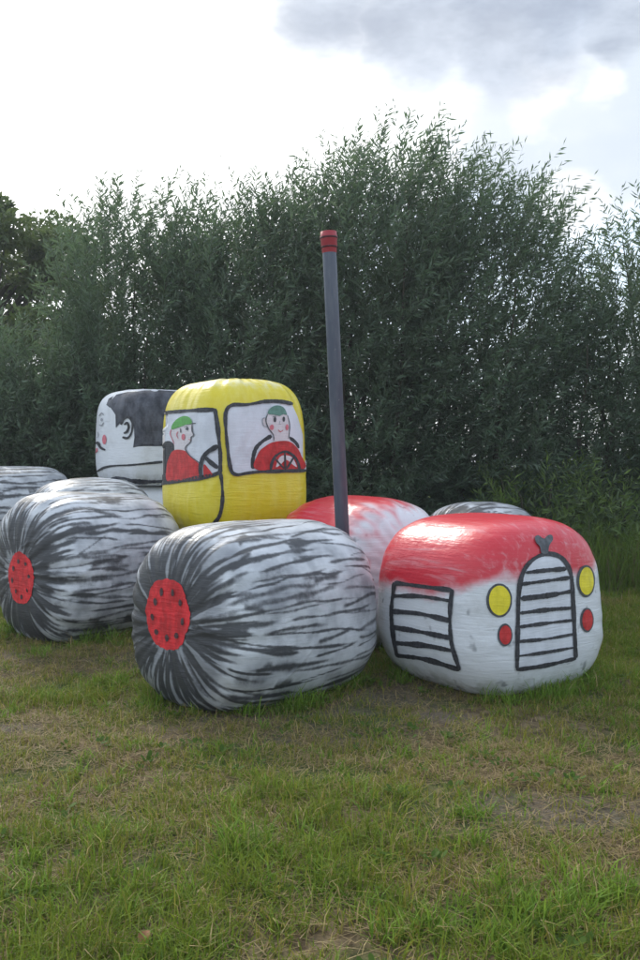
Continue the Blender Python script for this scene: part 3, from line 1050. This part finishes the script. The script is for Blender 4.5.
def set_tint(me, cols):
    a = me.attributes.new('tint', 'FLOAT_COLOR', 'POINT')
    c4 = np.ones((len(cols), 4), np.float32)
    c4[:, :3] = cols
    a.data.foreach_set('color', c4.ravel())


def unit(v):
    return v / np.maximum(np.linalg.norm(v, axis=-1, keepdims=True), 1e-9)


def leaves_mesh(name, pos, dirs, length, width, tint, mat, extra=None, r=rng):
    """one diamond per leaf, slightly folded over its length (two triangles)"""
    n = len(pos)
    rv = r.normal(size=(n, 3))
    side = unit(np.cross(dirs, rv))
    nr = np.cross(side, dirs)
    L = length[:, None]; Wd = width[:, None]
    v0 = pos
    v1 = pos + dirs * L * 0.42 + side * Wd * 0.5 + nr * L * 0.03
    v2 = pos + dirs * L - nr * L * r.uniform(-0.05, 0.2, (n, 1))
    v3 = pos + dirs * L * 0.42 - side * Wd * 0.5 + nr * L * 0.03
    V = np.stack([v0, v1, v2, v3], 1).reshape(-1, 3)
    i = np.arange(n)[:, None] * 4
    F = i + np.array([[0, 1, 2, 3]])
    cols = np.repeat(tint, 4, 0)
    mats, mi = [mat], np.zeros(n, int)
    lc = np.full(n, 4)
    ff = F.ravel()
    if extra is not None:
        eV, eF, emat = extra
        ff = np.concatenate((ff, (eF + len(V)).ravel()))
        lc = np.concatenate((lc, np.full(len(eF), 4)))
        mi = np.concatenate((mi, np.ones(len(eF), int)))
        cols = np.concatenate((cols, np.full((len(eV), 3), 0.05)))
        V = np.concatenate((V, eV))
        mats.append(emat)
    me = np_mesh(name, V, ff, lc, mats, False, mi)
    set_tint(me, cols)
    return me


def tubes(paths, radii, sides=6):
    """joined tapered tubes along polylines"""
    V, F = [], []
    for pts, rad in zip(paths, radii):
        pts = np.asarray(pts)
        base = len(V)
        for i, pnt in enumerate(pts):
            t = unit(pts[min(i + 1, len(pts) - 1)] - pts[max(i - 1, 0)])
            a = unit(np.cross(t, [0.3, 1, 0.1])); b = np.cross(t, a)
            for k in range(sides):
                an = k / sides * 6.2832
                V.append(pnt + (a * math.cos(an) + b * math.sin(an)) * rad[i])
        for i in range(len(pts) - 1):
            for k in range(sides):
                k2 = (k + 1) % sides
                F.append((base + i * sides + k, base + i * sides + k2, base + (i + 1) * sides + k2, base + (i + 1) * sides + k))
    return np.array(V), np.array(F)


def willow(cx, cy, top, rad, nshoot, label, seed, low=0.12, lean=0.15, leafn=22, core=True, whips=110, tpow=1.05, ta=(0.082, 0.140, 0.080), tb=(0.140, 0.195, 0.125)):
    """multi-stemmed willow shrub: fanned stems, upright leafy shoots through the crown's volume"""
    r = np.random.default_rng(seed)
    z0 = float(ground_z(cx, cy))
    hgt = top - z0
    root = bpy.data.objects.new('willow_shrub', None)
    COL.objects.link(root)
    root.location = (cx, cy, z0)
    tag(root, label, 'willow', 'willow shrubs in the row behind the bales')
    # stems
    paths, radii, tips = [], [], []
    ns = 11
    for i in range(ns):
        a = i / ns * 6.2832 + r.uniform(-0.3, 0.3)
        out_ = r.uniform(0.25, 0.95) * rad
        hh = hgt * r.uniform(0.62, 0.93) * (1 - 0.22 * (out_ / rad) ** 2)
        pts = []
        for k in range(8):
            t = k / 7
            rr = 0.12 + out_ * t ** 0.8
            pts.append((math.cos(a) * rr + r.normal() * 0.03 + lean * t * t * 0.6, math.sin(a) * rr + r.normal() * 0.03, hh * t - 0.05))
        paths.append(pts)
        rb = r.uniform(0.035, 0.06)
        radii.append([rb * (1 - 0.85 * k / 7) for k in range(8)])
    V, F = tubes(paths, radii, 6)
    add_obj('trunk', np_mesh('trunk', V, F, np.full(len(F), 4), [m_bark], True), root)
    # shoots in an egg-shaped volume, thicker towards the outside, uneven all round
    n = nshoot
    t = r.uniform(0, 1, n) ** tpow
    zf = low + (1 - low) * t
    az = r.uniform(0, 6.2832, n)
    prof = np.where(zf < 0.5, 0.72 + 0.28 * np.sin(np.clip(zf / 0.5, 0, 1) * 1.5708), np.sqrt(np.clip(1 - ((zf - 0.5) / 0.56) ** 2.3, 0.02, 1)))
    lob = 1 + 0.17 * np.sin(az * 3 + seed) + 0.12 * np.sin(az * 5 + zf * 7 + seed * 2) + 0.12 * np.sin(zf * 14 + az * 2 + seed)
    rf = np.sqrt(r.uniform(0.22, 1, n)) if core else np.sqrt(r.uniform(0.0, 1, n))
    rr = rf * prof * lob * rad
    L = r.uniform(0.45, 1.0, n) * (0.8 + 0.35 * zf)
    base = np.stack([np.cos(az) * rr + lean * zf * zf, np.sin(az) * rr, zf * hgt - L * 0.92], 1)
    lacy = r.uniform(0, 1, n) < np.clip(1.0 - 0.75 * np.clip((zf - 0.70) / 0.25, 0, 1), 0, 1)
    keep = np.where(fbm(az * 1.6 + seed, zf * 5.5 + rf * 2, 50 + seed, 3) > 0.34, True, r.uniform(0, 1, n) < 0.25)   # gaps
    keep &= lacy
    base, L, az, zf, rf = base[keep], L[keep], az[keep], zf[keep], rf[keep]
    # long whips that stand clear of the crown
    nw = whips
    wa = r.uniform(0, 6.2832, nw); wr_ = np.sqrt(r.uniform(0, 1, nw)) * rad * 0.85
    wl = r.uniform(0.8, 1.5, nw)
    wtop = hgt * (1.0 - 0.20 * (wr_ / rad) ** 2) + r.normal(size=nw) * 0.22 - 0.25
    wb = np.stack([np.cos(wa) * wr_ + lean, np.sin(wa) * wr_, wtop - wl], 1)
    base = np.concatenate((base, wb)); L = np.concatenate((L, wl)); az = np.concatenate((az, wa))
    zf = np.concatenate((zf, np.full(nw, 1.0))); rf = np.concatenate((rf, wr_ / rad))
    n = len(base)
    base[:, 2] = np.maximum(base[:, 2], 0.05)
    outw = np.stack([np.cos(az), np.sin(az), np.zeros(n)], 1)
    spread = (1.5 - 1.25 * zf ** 1.3) * rf
    d0 = unit(outw * spread[:, None] + np.array([lean * 0.9, 0, 1.0]) + r.normal(size=(n, 3)) * (0.5 - 0.3 * zf[:, None]))
    droop = outw * 0.5 + np.array([0.35, 0, -0.35])
    k = leafn
    tt = np.linspace(0.06, 1.0, k)[None] + r.uniform(-0.02, 0.02, (n, k))
    pos = base[:, None] + d0[:, None] * (L[:, None, None] * tt[..., None]) + droop[:, None] * (L[:, None, None] * 0.22 * tt[..., None] ** 2.2)
    shd = unit(d0[:, None] + droop[:, None] * (0.45 * tt[..., None]))
    rp = r.normal(size=(n, k, 3))
    rp = unit(rp - shd * (rp * shd).sum(-1, keepdims=True))
    ld = unit(shd * 0.75 + rp * 0.75 + np.array([0.10, 0, -0.12]))
    pos = pos.reshape(-1, 3); ld = ld.reshape(-1, 3)
    m = len(pos)
    ll = r.uniform(0.12, 0.195, m) * np.tile(np.linspace(1.05, 0.75, k), n)
    lw = ll * r.uniform(0.16, 0.22, m)
    br = r.uniform(0.7, 1.3, (m, 1)) * np.repeat(r.uniform(0.8, 1.2, (n, 1)), k, 0)
    hue = r.uniform(0, 1, (m, 1))
    tint = (np.array([ta]) * (1 - hue) + np.array([tb]) * hue) * br
    # twigs: two thin quads each
    tw = []
    qs = [0.0, 0.5, 1.0]
    pts = [base + d0 * (L * q)[:, None] + droop * (L * 0.22 * q ** 2.2)[:, None] for q in qs]
    sd_ = unit(np.cross(d0, r.normal(size=(n, 3)))) * 0.002
    eV = np.concatenate([p_ + sg * sd_ * (1.3 - 0.8 * qs[i]) for i, p_ in enumerate(pts) for sg in (-1, 1)])
    ar = np.arange(n)
    eF = np.concatenate([np.stack([ar + (2 * i) * n, ar + (2 * i + 1) * n, ar + (2 * i + 3) * n, ar + (2 * i + 2) * n], 1) for i in range(2)])
    add_obj('crown', leaves_mesh('crown', pos, ld, ll, lw, tint, m_leaf, (eV, eF, m_bark), r), root)
    return root


def px_top(py, Z):
    return CAM_H + (465 - py) * Z / FPX


def px_x(px, Z):
    return (px - 320) * Z / FPX


WILLOWS = [  # px, top px, depth, radius, shoots, lean, low, label
    (-60, 330, 15.0, 1.75, 1900, 0.05, 0.02, 110, 1.05, 'dense willow shrub at the end of the row, beyond the outermost tyre bale'),
    (38, 312, 14.9, 1.7, 2200, 0.1, 0.02, 110, 1.05, 'lower willow shrub behind the outermost tyre bale, in front of the broad-leaved tree'),
    (138, 182, 15.0, 1.6, 2500, 0.2, 0.02, 130, 1.05, 'tall feathery willow shrub behind the painted head bale'),
    (228, 188, 14.6, 1.7, 2500, 0.2, 0.02, 130, 1.05, 'bushy willow shrub behind the yellow cab bale'),
    (308, 160, 14.5, 1.7, 2500, 0.2, 0.02, 130, 1.05, 'tall dense willow shrub straight behind the grey pipe'),
    (388, 118, 14.2, 1.6, 2500, 0.15, 0.02, 150, 1.1, 'tallest willow shrub, with long shoots sticking up, behind the bonnet bale'),
    (478, 158, 14.4, 1.4, 2000, 0.1, 0.02, 130, 1.15, 'willow shrub with a small see-through gap, behind the nose bale'),
    (575, 268, 14.6, 1.35, 1500, 0.05, 0.02, 40, 1.75, 'thin see-through willow shrub next to the one with the small gap'),
    (545, 450, 13.0, 0.9, 420, 0.0, 0.02, 20, 1.2, 'low leafy willow regrowth at the foot of the row, behind the nose bale'),
    (632, 450, 12.8, 1.0, 520, 0.0, 0.02, 20, 1.2, 'low leafy willow regrowth at the foot of the row, past the nose bale'),
    (672, 185, 14.3, 1.5, 2100, -0.05, 0.02, 110, 1.6, 'loose willow shrub at the end of the row past the nose bale'),
]
for i, (px, pt, Z, rad, ns, lean, low, wh, tp, lab) in enumerate(WILLOWS):
    willow(px_x(px, Z), Z, px_top(pt, Z), rad, ns, lab, 300 + i * 17, low, lean, whips=wh, tpow=tp, **({'ta': (0.100, 0.170, 0.035), 'tb': (0.190, 0.270, 0.060)} if 'regrowth' in lab else {}))  # brighter leaf tint of the regrowth puts sunlight into its colour


def broad_tree(cx, cy, top, rad, seed, label):
    r = np.random.default_rng(seed)
    z0 = float(ground_z(cx, cy))
    hgt = top - z0
    root = bpy.data.objects.new('broadleaf_tree', None)
    COL.objects.link(root)
    root.location = (cx, cy, z0)
    tag(root, label, 'tree')
    paths, radii = [], []
    tr = [(r.normal() * 0.05, r.normal() * 0.05, hgt * 0.85 * k / 7) for k in range(8)]
    tr[0] = (0, 0, -0.1)
    paths.append(tr); radii.append([0.22 * (1 - 0.85 * k / 7) for k in range(8)])
    cl = []
    for i in range(64):
        a = r.uniform(0, 6.28); zf = r.uniform(0.25, 0.95)
        ro = rad * math.sqrt(max(0.05, 1 - ((zf - 0.55) / 0.5) ** 2)) * r.uniform(0.45, 1.0)
        c = np.array((math.cos(a) * ro, math.sin(a) * ro, hgt * zf))
        cl.append(c)
        s0 = np.array((0, 0, hgt * zf * r.uniform(0.55, 0.8)))
        paths.append([s0, s0 * 0.5 + c * 0.5 + (0, 0, 0.15), c]); radii.append([0.06, 0.035, 0.012])
    V, F = tubes(paths, radii, 6)
    add_obj('trunk', np_mesh('trunk', V, F, np.full(len(F), 4), [m_bark], True), root)
    n = 44000
    ci = r.integers(0, len(cl), n)
    dv = r.normal(size=(n, 3)); dv = unit(dv) * (r.uniform(0, 1, (n, 1)) ** 0.4)
    sz = r.uniform(0.35, 0.75, len(cl))[ci][:, None]
    pos = np.array(cl)[ci] + dv * sz * np.array([1.15, 1.15, 0.7])
    ld = unit(dv + r.normal(size=(n, 3)) * 0.7 + np.array([0, 0, -0.2]))
    ll = r.uniform(0.09, 0.17, n)
    hue = r.uniform(0, 1, (n, 1))
    tint = (np.array([[0.080, 0.120, 0.035]]) * (1 - hue) + np.array([[0.135, 0.165, 0.048]]) * hue) * r.uniform(0.7, 1.25, (n, 1))
    add_obj('crown', leaves_mesh('crown', pos, ld, ll, ll * 0.55, tint, m_oakleaf, None, r), root)


broad_tree(px_x(-12, 20), 20, px_top(192, 20), 2.35, 74, 'broad-leaved tree with round crown rising beyond the willows')


# ------------------------------------------------------------------ grass
def blades(name, x, y, hgt, wid, lean_amt, cols, r, z_off=0.0):
    n = len(x)
    z = ground_z(x, y) + z_off - 0.005
    az = r.uniform(0, 6.2832, n)
    fa = r.uniform(0, 6.2832, n)
    d = np.stack([np.cos(az), np.sin(az), np.zeros(n)], 1)
    s_ = np.stack([np.cos(fa), np.sin(fa), np.zeros(n)], 1) * (wid * 0.5)[:, None]
    p0 = np.stack([x, y, z], 1)
    la = (lean_amt * hgt)[:, None]
    up = np.array([0, 0, 1.0])
    hz_ = (hgt / np.sqrt(1 + lean_amt ** 2 * 0.8))[:, None]
    p1 = p0 + up * hz_ * 0.62 + d * la * 0.32
    p2 = p0 + up * hz_ * (1.0 - 0.1 * np.minimum(lean_amt, 1.5))[:, None] + d * la
    V = np.stack([p0 - s_, p0 + s_, p1 - s_ * 0.8, p1 + s_ * 0.8, p2], 1).reshape(-1, 3)
    i = np.arange(n)[:, None] * 5
    q = (i + np.array([[0, 1, 3, 2]])); t = (i + np.array([[2, 3, 4]]))
    ff = np.concatenate((q.ravel(), t.ravel()))
    lc = np.concatenate((np.full(n, 4), np.full(n, 3)))
    me = np_mesh(name, V, ff, lc, [m_grass], False)
    set_tint(me, np.repeat(cols, 5, 0))
    return me


def inside_bales(x, y, pad=0.0):
    m = np.zeros(len(x), bool)
    for b in (tyre1, tyre2, tyre3, tyre4, tyre5, nose, bonnet, support, support2):
        c, s_ = math.cos(b.yaw), math.sin(b.yaw)
        u = (x - b.o.location.x) * c + (y - b.o.location.y) * s_
        v = -(x - b.o.location.x) * s_ + (y - b.o.location.y) * c
        m |= (np.abs(u) < 0.50 - pad) & (np.abs(v) < 0.42 - pad)
    return m


def scatter(n, y0, y1, margin=0.7):
    """even scatter over the wedge of field the photograph shows, and a good step to either side"""
    y = np.sqrt(rng.uniform(y0 * y0, y1 * y1, n))
    half = 0.37 * y + margin
    x = rng.uniform(-1, 1, n) * half
    return x, y


GREEN_A = np.array([0.095, 0.155, 0.014]); GREEN_B = np.array([0.235, 0.295, 0.036]); YELL = np.array([0.36, 0.275, 0.062]); STRAW = np.array([0.52, 0.39, 0.19])


def grass_cols(n, lush, r):
    t = r.uniform(0, 1, (n, 1))
    c = GREEN_A * (1 - t) + GREEN_B * t
    dryp = np.clip(0.72 - 0.62 * lush, 0.06, 1)
    u = r.uniform(0, 1, n)
    yl = u < dryp
    c[yl] = (c * 0.35 + YELL * 0.65)[yl]
    stw = u < dryp * 0.42
    c[stw] = STRAW * r.uniform(0.6, 1.1, (stw.sum(), 1))
    return c * r.uniform(0.75, 1.2, (n, 1))


# short sward
x, y = scatter(330000, 2.6, 10.4)
lu = lushness(x, y); ba_ = bareness(x, y)
clump = fbm(x * 7, y * 7, 61, 3)
keep = rng.uniform(0, 1, len(x)) < np.clip((0.45 + 0.55 * lu) * (1 - 0.85 * ba_) * np.clip((clump - 0.25) * 3.2, 0.15, 1), 0, 1)
keep &= ~inside_bales(x, y)
x, y, lu, clump = x[keep], y[keep], lu[keep], clump[keep]
n = len(x)
hg = rng.uniform(0.03, 0.08, n) * (0.75 + 1.0 * lu) * (0.6 + 0.9 * clump)
me = blades('grass', x, y, hg, rng.uniform(0.003, 0.0065, n), rng.uniform(0.1, 1.5, n), grass_cols(n, lu, rng), rng)
tag(add_obj('grass', me), 'short green and yellowing grass all over the field', 'grass', kind='stuff')

# tufts: long fresh blades in clumps, also crowding the bales' feet
tx, ty, th_, tn_ = [], [], [], []
cand_x, cand_y = scatter(9000, 2.6, 10.5)
lc_ = lushness(cand_x, cand_y); bc_ = bareness(cand_x, cand_y)
sel = rng.uniform(0, 1, 9000) < np.clip(0.07 + 0.42 * lc_ ** 1.8, 0, 1) * (1 - bc_)
for (a, b) in zip(cand_x[sel], cand_y[sel]):
    tx.append(a); ty.append(b); th_.append(rng.uniform(0.06, 0.13)); tn_.append(int(rng.uniform(10, 34)))
for b in (tyre1, tyre2, nose, bonnet, tyre5, tyre3):
    for i in range(150):
        a = rng.uniform(0, 6.2832)
        u, v = math.cos(a), math.sin(a)
        k = (abs(u / 0.70) ** 3 + abs(v / 0.60) ** 3) ** (-1 / 3)
        u, v = u * k * rng.uniform(0.86, 1.1), v * k * rng.uniform(0.86, 1.1)
        c, s_ = math.cos(b.yaw), math.sin(b.yaw)
        X = b.o.location.x + u * c - v * s_; Y = b.o.location.y + u * s_ + v * c
        if fbm(np.array([X * 2.2]), np.array([Y * 2.2]), 77, 2)[0] > 0.40:
            tx.append(X); ty.append(Y); th_.append(rng.uniform(0.08, 0.20)); tn_.append(int(rng.uniform(14, 34)))
# the tall bright tufts that stand out in the foreground
for (px, py, hh, nn, rad) in ((540, 905, 0.16, 220, 0.20), (500, 930, 0.14, 160, 0.2), (240, 850, 0.16, 160, 0.10), (225, 690 - 62, 0.0, 0, 0), (600, 890, 0.13, 120, 0.15),
                              (60, 900, 0.12, 90, 0.15), (150, 905, 0.11, 80, 0.16), (330, 880, 0.11, 70, 0.13), (465, 822, 0.12, 70, 0.07), (225, 760, 0.10, 90, 0.16),
                              (120, 690, 0.16, 160, 0.16), (490, 695, 0.13, 60, 0.06), (555, 703, 0.14, 90, 0.10), (360, 690, 0.13, 70, 0.08), (20, 850, 0.1, 80, 0.2),
                              (420, 940, 0.13, 100, 0.16), (270, 800, 0.09, 70, 0.12), (600, 800, 0.09, 80, 0.16)):
    if not nn:
        continue
    d = ray(px, py)
    t = CAM_H / -d.z
    X, Y = d.x * t, d.y * t
    for k in range(max(1, nn // 14)):
        a = rng.uniform(0, 6.28); q = rad * math.sqrt(rng.uniform(0, 1))
        tx.append(X + math.cos(a) * q); ty.append(Y + math.sin(a) * q); th_.append(hh * rng.uniform(0.7, 1.1)); tn_.append(26)
tn_ = np.array(tn_)
bx = np.repeat(tx, tn_) + rng.normal(size=tn_.sum()) * 0.028
by = np.repeat(ty, tn_) + rng.normal(size=tn_.sum()) * 0.028
bh = np.repeat(th_, tn_) * rng.uniform(0.45, 1.15, tn_.sum())
ok = ~inside_bales(bx, by, 0.02)
bx, by, bh = bx[ok], by[ok], bh[ok]
n = len(bx)
t = rng.uniform(0, 1, (n, 1))
cc = (np.array([0.090, 0.185, 0.018]) * (1 - t) + np.array([0.245, 0.385, 0.052]) * t) * rng.uniform(0.8, 1.15, (n, 1))
od = rng.uniform(0, 1, n) < 0.07
cc[od] = STRAW * 0.9
me = blades('grass_tufts', bx, by, bh, rng.uniform(0.004, 0.0085, n), rng.uniform(0.15, 1.5, n), cc, rng)
tag(add_obj('grass_tufts', me), 'longer fresh green grass tufts around the bales and in the foreground', 'grass', kind='stuff')

# dead thatch lying about, raked into loose drifts here and there
def straw_spots(x, y):
    v = 0
    for (px, py, rx, ry) in ((530, 825, 0.55, 0.28), (240, 735, 0.5, 0.3), (60, 760, 0.6, 0.25), (570, 760, 0.5, 0.25), (330, 800, 0.4, 0.2)):
        d = ray(px, py); t = CAM_H / -d.z
        v = v + np.clip(1.3 - ((x - d.x * t) / rx) ** 2 - ((y - d.y * t) / ry) ** 2, 0, 1)
    return v


x, y = scatter(170000, 2.6, 10.2)
lu = lushness(x, y)
pt_ = fbm(x * 1.6, y * 2.2, 91, 3)
keep = (rng.uniform(0, 1, len(x)) < np.clip((pt_ - 0.36) * 3.0 + straw_spots(x, y), 0.06, 1) * (1 - 0.6 * lu) * (1 - 0.75 * bareness(x, y))) & ~inside_bales(x, y)
x, y = x[keep], y[keep]
n = len(x)
az = rng.uniform(0, 6.28, n); ln = rng.uniform(0.03, 0.11, n)
d = np.stack([np.cos(az), np.sin(az), rng.uniform(-0.05, 0.30, n)], 1) * ln[:, None]
s_ = np.stack([-np.sin(az), np.cos(az), np.zeros(n)], 1) * rng.uniform(0.0012, 0.003, n)[:, None]
p0 = np.stack([x, y, ground_z(x, y) + rng.uniform(0.004, 0.022, n)], 1)
V = np.stack([p0 - s_, p0 + s_, p0 + d + s_ * 0.5, p0 + d - s_ * 0.5], 1).reshape(-1, 3)
F = np.arange(n)[:, None] * 4 + np.array([[0, 1, 2, 3]])
me = np_mesh('dry_thatch', V, F, np.full(n, 4), [m_grass], False)
tt = rng.uniform(0, 1, (n, 1))
set_tint(me, np.repeat((np.array([0.20, 0.130, 0.065]) * (1 - tt) + np.array([0.44, 0.34, 0.18]) * tt), 4, 0))
tag(add_obj('dry_thatch', me), 'dry straw coloured dead grass lying on the turf', 'grass', kind='stuff')

# rank growth along the foot of the willows
n = 46000
x = rng.uniform(-6.2, 6.8, n); y = rng.uniform(10.2, 14.2, n)
edge = 11.3 + 0.5 * np.sin(x * 1.3) + 0.4 * fbm(x * 2, y * 0 + 1, 15, 2) - 0.9 * np.clip((x - 1.8) / 2, 0, 1)
keep = (y > edge) & ~inside_bales(x, y) & (rng.uniform(0, 1, n) < np.clip((fbm(x * 2.5, y * 2.5, 17, 3) - 0.2) * 2.4, 0.1, 1))
x, y = x[keep], y[keep]; edge = edge[keep]
n = len(x)
hh = rng.uniform(0.25, 0.8, n) * np.clip((y - edge) / 0.5 + 0.35, 0.35, 1.1)
t = rng.uniform(0, 1, (n, 1))
cc = np.array([0.075, 0.130, 0.022]) * (1 - t) + np.array([0.165, 0.245, 0.042]) * t
od = rng.uniform(0, 1, n) < 0.16
cc[od] = np.array([0.17, 0.135, 0.075])
me = blades('rank_grass', x, y, hh, rng.uniform(0.005, 0.012, n), rng.uniform(0.1, 0.9, n), cc, rng)
tag(add_obj('rank_grass', me), 'tall rank grass along the foot of the willow shrubs', 'grass', kind='stuff')

# sunlit meadow beyond the row
n = 30000
x = rng.uniform(-11, 11, n); y = rng.uniform(16.6, 26, n)
t = rng.uniform(0, 1, (n, 1))
cc = np.array([0.09, 0.145, 0.025]) * (1 - t) + np.array([0.17, 0.23, 0.05]) * t
me = blades('meadow_grass', x, y, rng.uniform(0.15, 0.45, n), rng.uniform(0.008, 0.016, n), rng.uniform(0.1, 0.9, n), cc, rng)
tag(add_obj('meadow_grass', me), 'bright meadow grass beyond the willow row', 'grass', kind='stuff')

# low broad-leaved weeds and clover among the grass
wx, wy = scatter(700, 2.6, 9.0)
ok = (fbm(wx * 1.7, wy * 1.7, 123, 3) > 0.5) & ~inside_bales(wx, wy, -0.1)
wx, wy = wx[ok], wy[ok]
k = 9
cx_, cy_ = np.repeat(wx, k), np.repeat(wy, k)
n = len(cx_)
az = rng.uniform(0, 6.28, n)
sz_ = np.repeat(rng.uniform(0.5, 1.3, len(wx)), k)
rr_ = rng.uniform(0.0, 0.05, n) * sz_
pos = np.stack([cx_ + np.cos(az) * rr_, cy_ + np.sin(az) * rr_, ground_z(cx_, cy_) + rng.uniform(0.015, 0.05, n)], 1)
ld = unit(np.stack([np.cos(az), np.sin(az), rng.uniform(0.1, 1.3, n)], 1))
ll = rng.uniform(0.018, 0.042, n) * sz_
tn = rng.uniform(0, 1, (n, 1))
tint = np.array([[0.05, 0.105, 0.012]]) * (1 - tn) + np.array([[0.10, 0.17, 0.028]]) * tn
# leaves lie open to the sky: build them flat
sd_ = np.stack([-np.sin(az), np.cos(az), np.zeros(n)], 1)
L_ = ll[:, None]
V = np.stack([pos, pos + ld * L_ * 0.3 + sd_ * L_ * 0.30, pos + ld * L_ * 0.75 + sd_ * L_ * 0.27, pos + ld * L_, pos + ld * L_ * 0.75 - sd_ * L_ * 0.27, pos + ld * L_ * 0.3 - sd_ * L_ * 0.30], 1).reshape(-1, 3)
F = np.arange(n)[:, None] * 6 + np.arange(6)[None]
me = np_mesh('weeds', V, F, np.full(n, 6), [m_grass], False)
set_tint(me, np.repeat(tint, 6, 0))
tag(add_obj('weeds', me), 'low clover and broad-leaved weeds among the grass', 'weeds', kind='stuff')

# ------------------------------------------------------------------ fallen leaf in the foreground
m_fl, h, out = new_mat('dead_leaf')
oc = h.n('ShaderNodeTexCoord').outputs['Object']
principled(h, out, h.mix(h.noise(oc, 40, 3, 0.6), (0.20, 0.085, 0.035, 1), (0.34, 0.16, 0.075, 1)), 0.7, None, 0.3)
d = ray(141, 941); t = (CAM_H - 0.04) / -d.z
X, Y = d.x * t, d.y * t
ol = [(0, 0), (0.008, 0.018), (0.017, 0.022), (0.026, 0.016), (0.036, 0.008), (0.050, 0.0)]
V, F = [], []
for i, (lx, lw) in enumerate(ol):
    zc = 0.010 * math.sin(lx * 60) + lx * 0.45
    V += [(lx, -lw, zc + lw * 0.35), (lx, 0, zc), (lx, lw, zc + lw * 0.35)]
for i in range(len(ol) - 1):
    for k in (0, 1):
        F.append((i * 3 + k, (i + 1) * 3 + k, (i + 1) * 3 + k + 1, i * 3 + k + 1))
me = np_mesh('fallen_leaf', np.array(V), [i for f in F for i in f], [4] * len(F), [m_fl], True)
o = add_obj('fallen_leaf', me, None, (X, Y, float(ground_z(X, Y)) + 0.03))
o.rotation_euler = (0.1, 0.0, 1.2)
tag(o, 'single small reddish brown dead leaf lying in the foreground grass', 'leaf')


# ------------------------------------------------------------------ thin volume added to imitate lens veil over the darks
m_hz = bpy.data.materials.new('lens_veil')
m_hz.use_nodes = True
m_hz.node_tree.nodes.clear()
hh_ = NT(m_hz.node_tree)
ho = hh_.n('ShaderNodeOutputMaterial')
pv = hh_.n('ShaderNodeVolumePrincipled')
pv.inputs['Color'].default_value = (0.86, 0.92, 0.98, 1)
pv.inputs['Density'].default_value = 0.0015
pv.inputs['Anisotropy'].default_value = 0.3
m_hz.node_tree.links.new(pv.outputs[0], ho.inputs['Volume'])
hx, hy0, hy1, hz0_, hz1 = 1000, -1000, 1020, -1.2, 9.0
HV = np.array([(x, y, z) for z in (hz0_, hz1) for y in (hy0, hy1) for x in (-hx, hx)], float)
HF = [(0, 2, 3, 1), (4, 5, 7, 6), (0, 1, 5, 4), (2, 6, 7, 3), (0, 4, 6, 2), (1, 3, 7, 5)]
tag(add_obj('lens_veil_volume', np_mesh('lens_veil_volume', HV, [i for f in HF for i in f], [4] * 6, [m_hz])), kind='stuff')
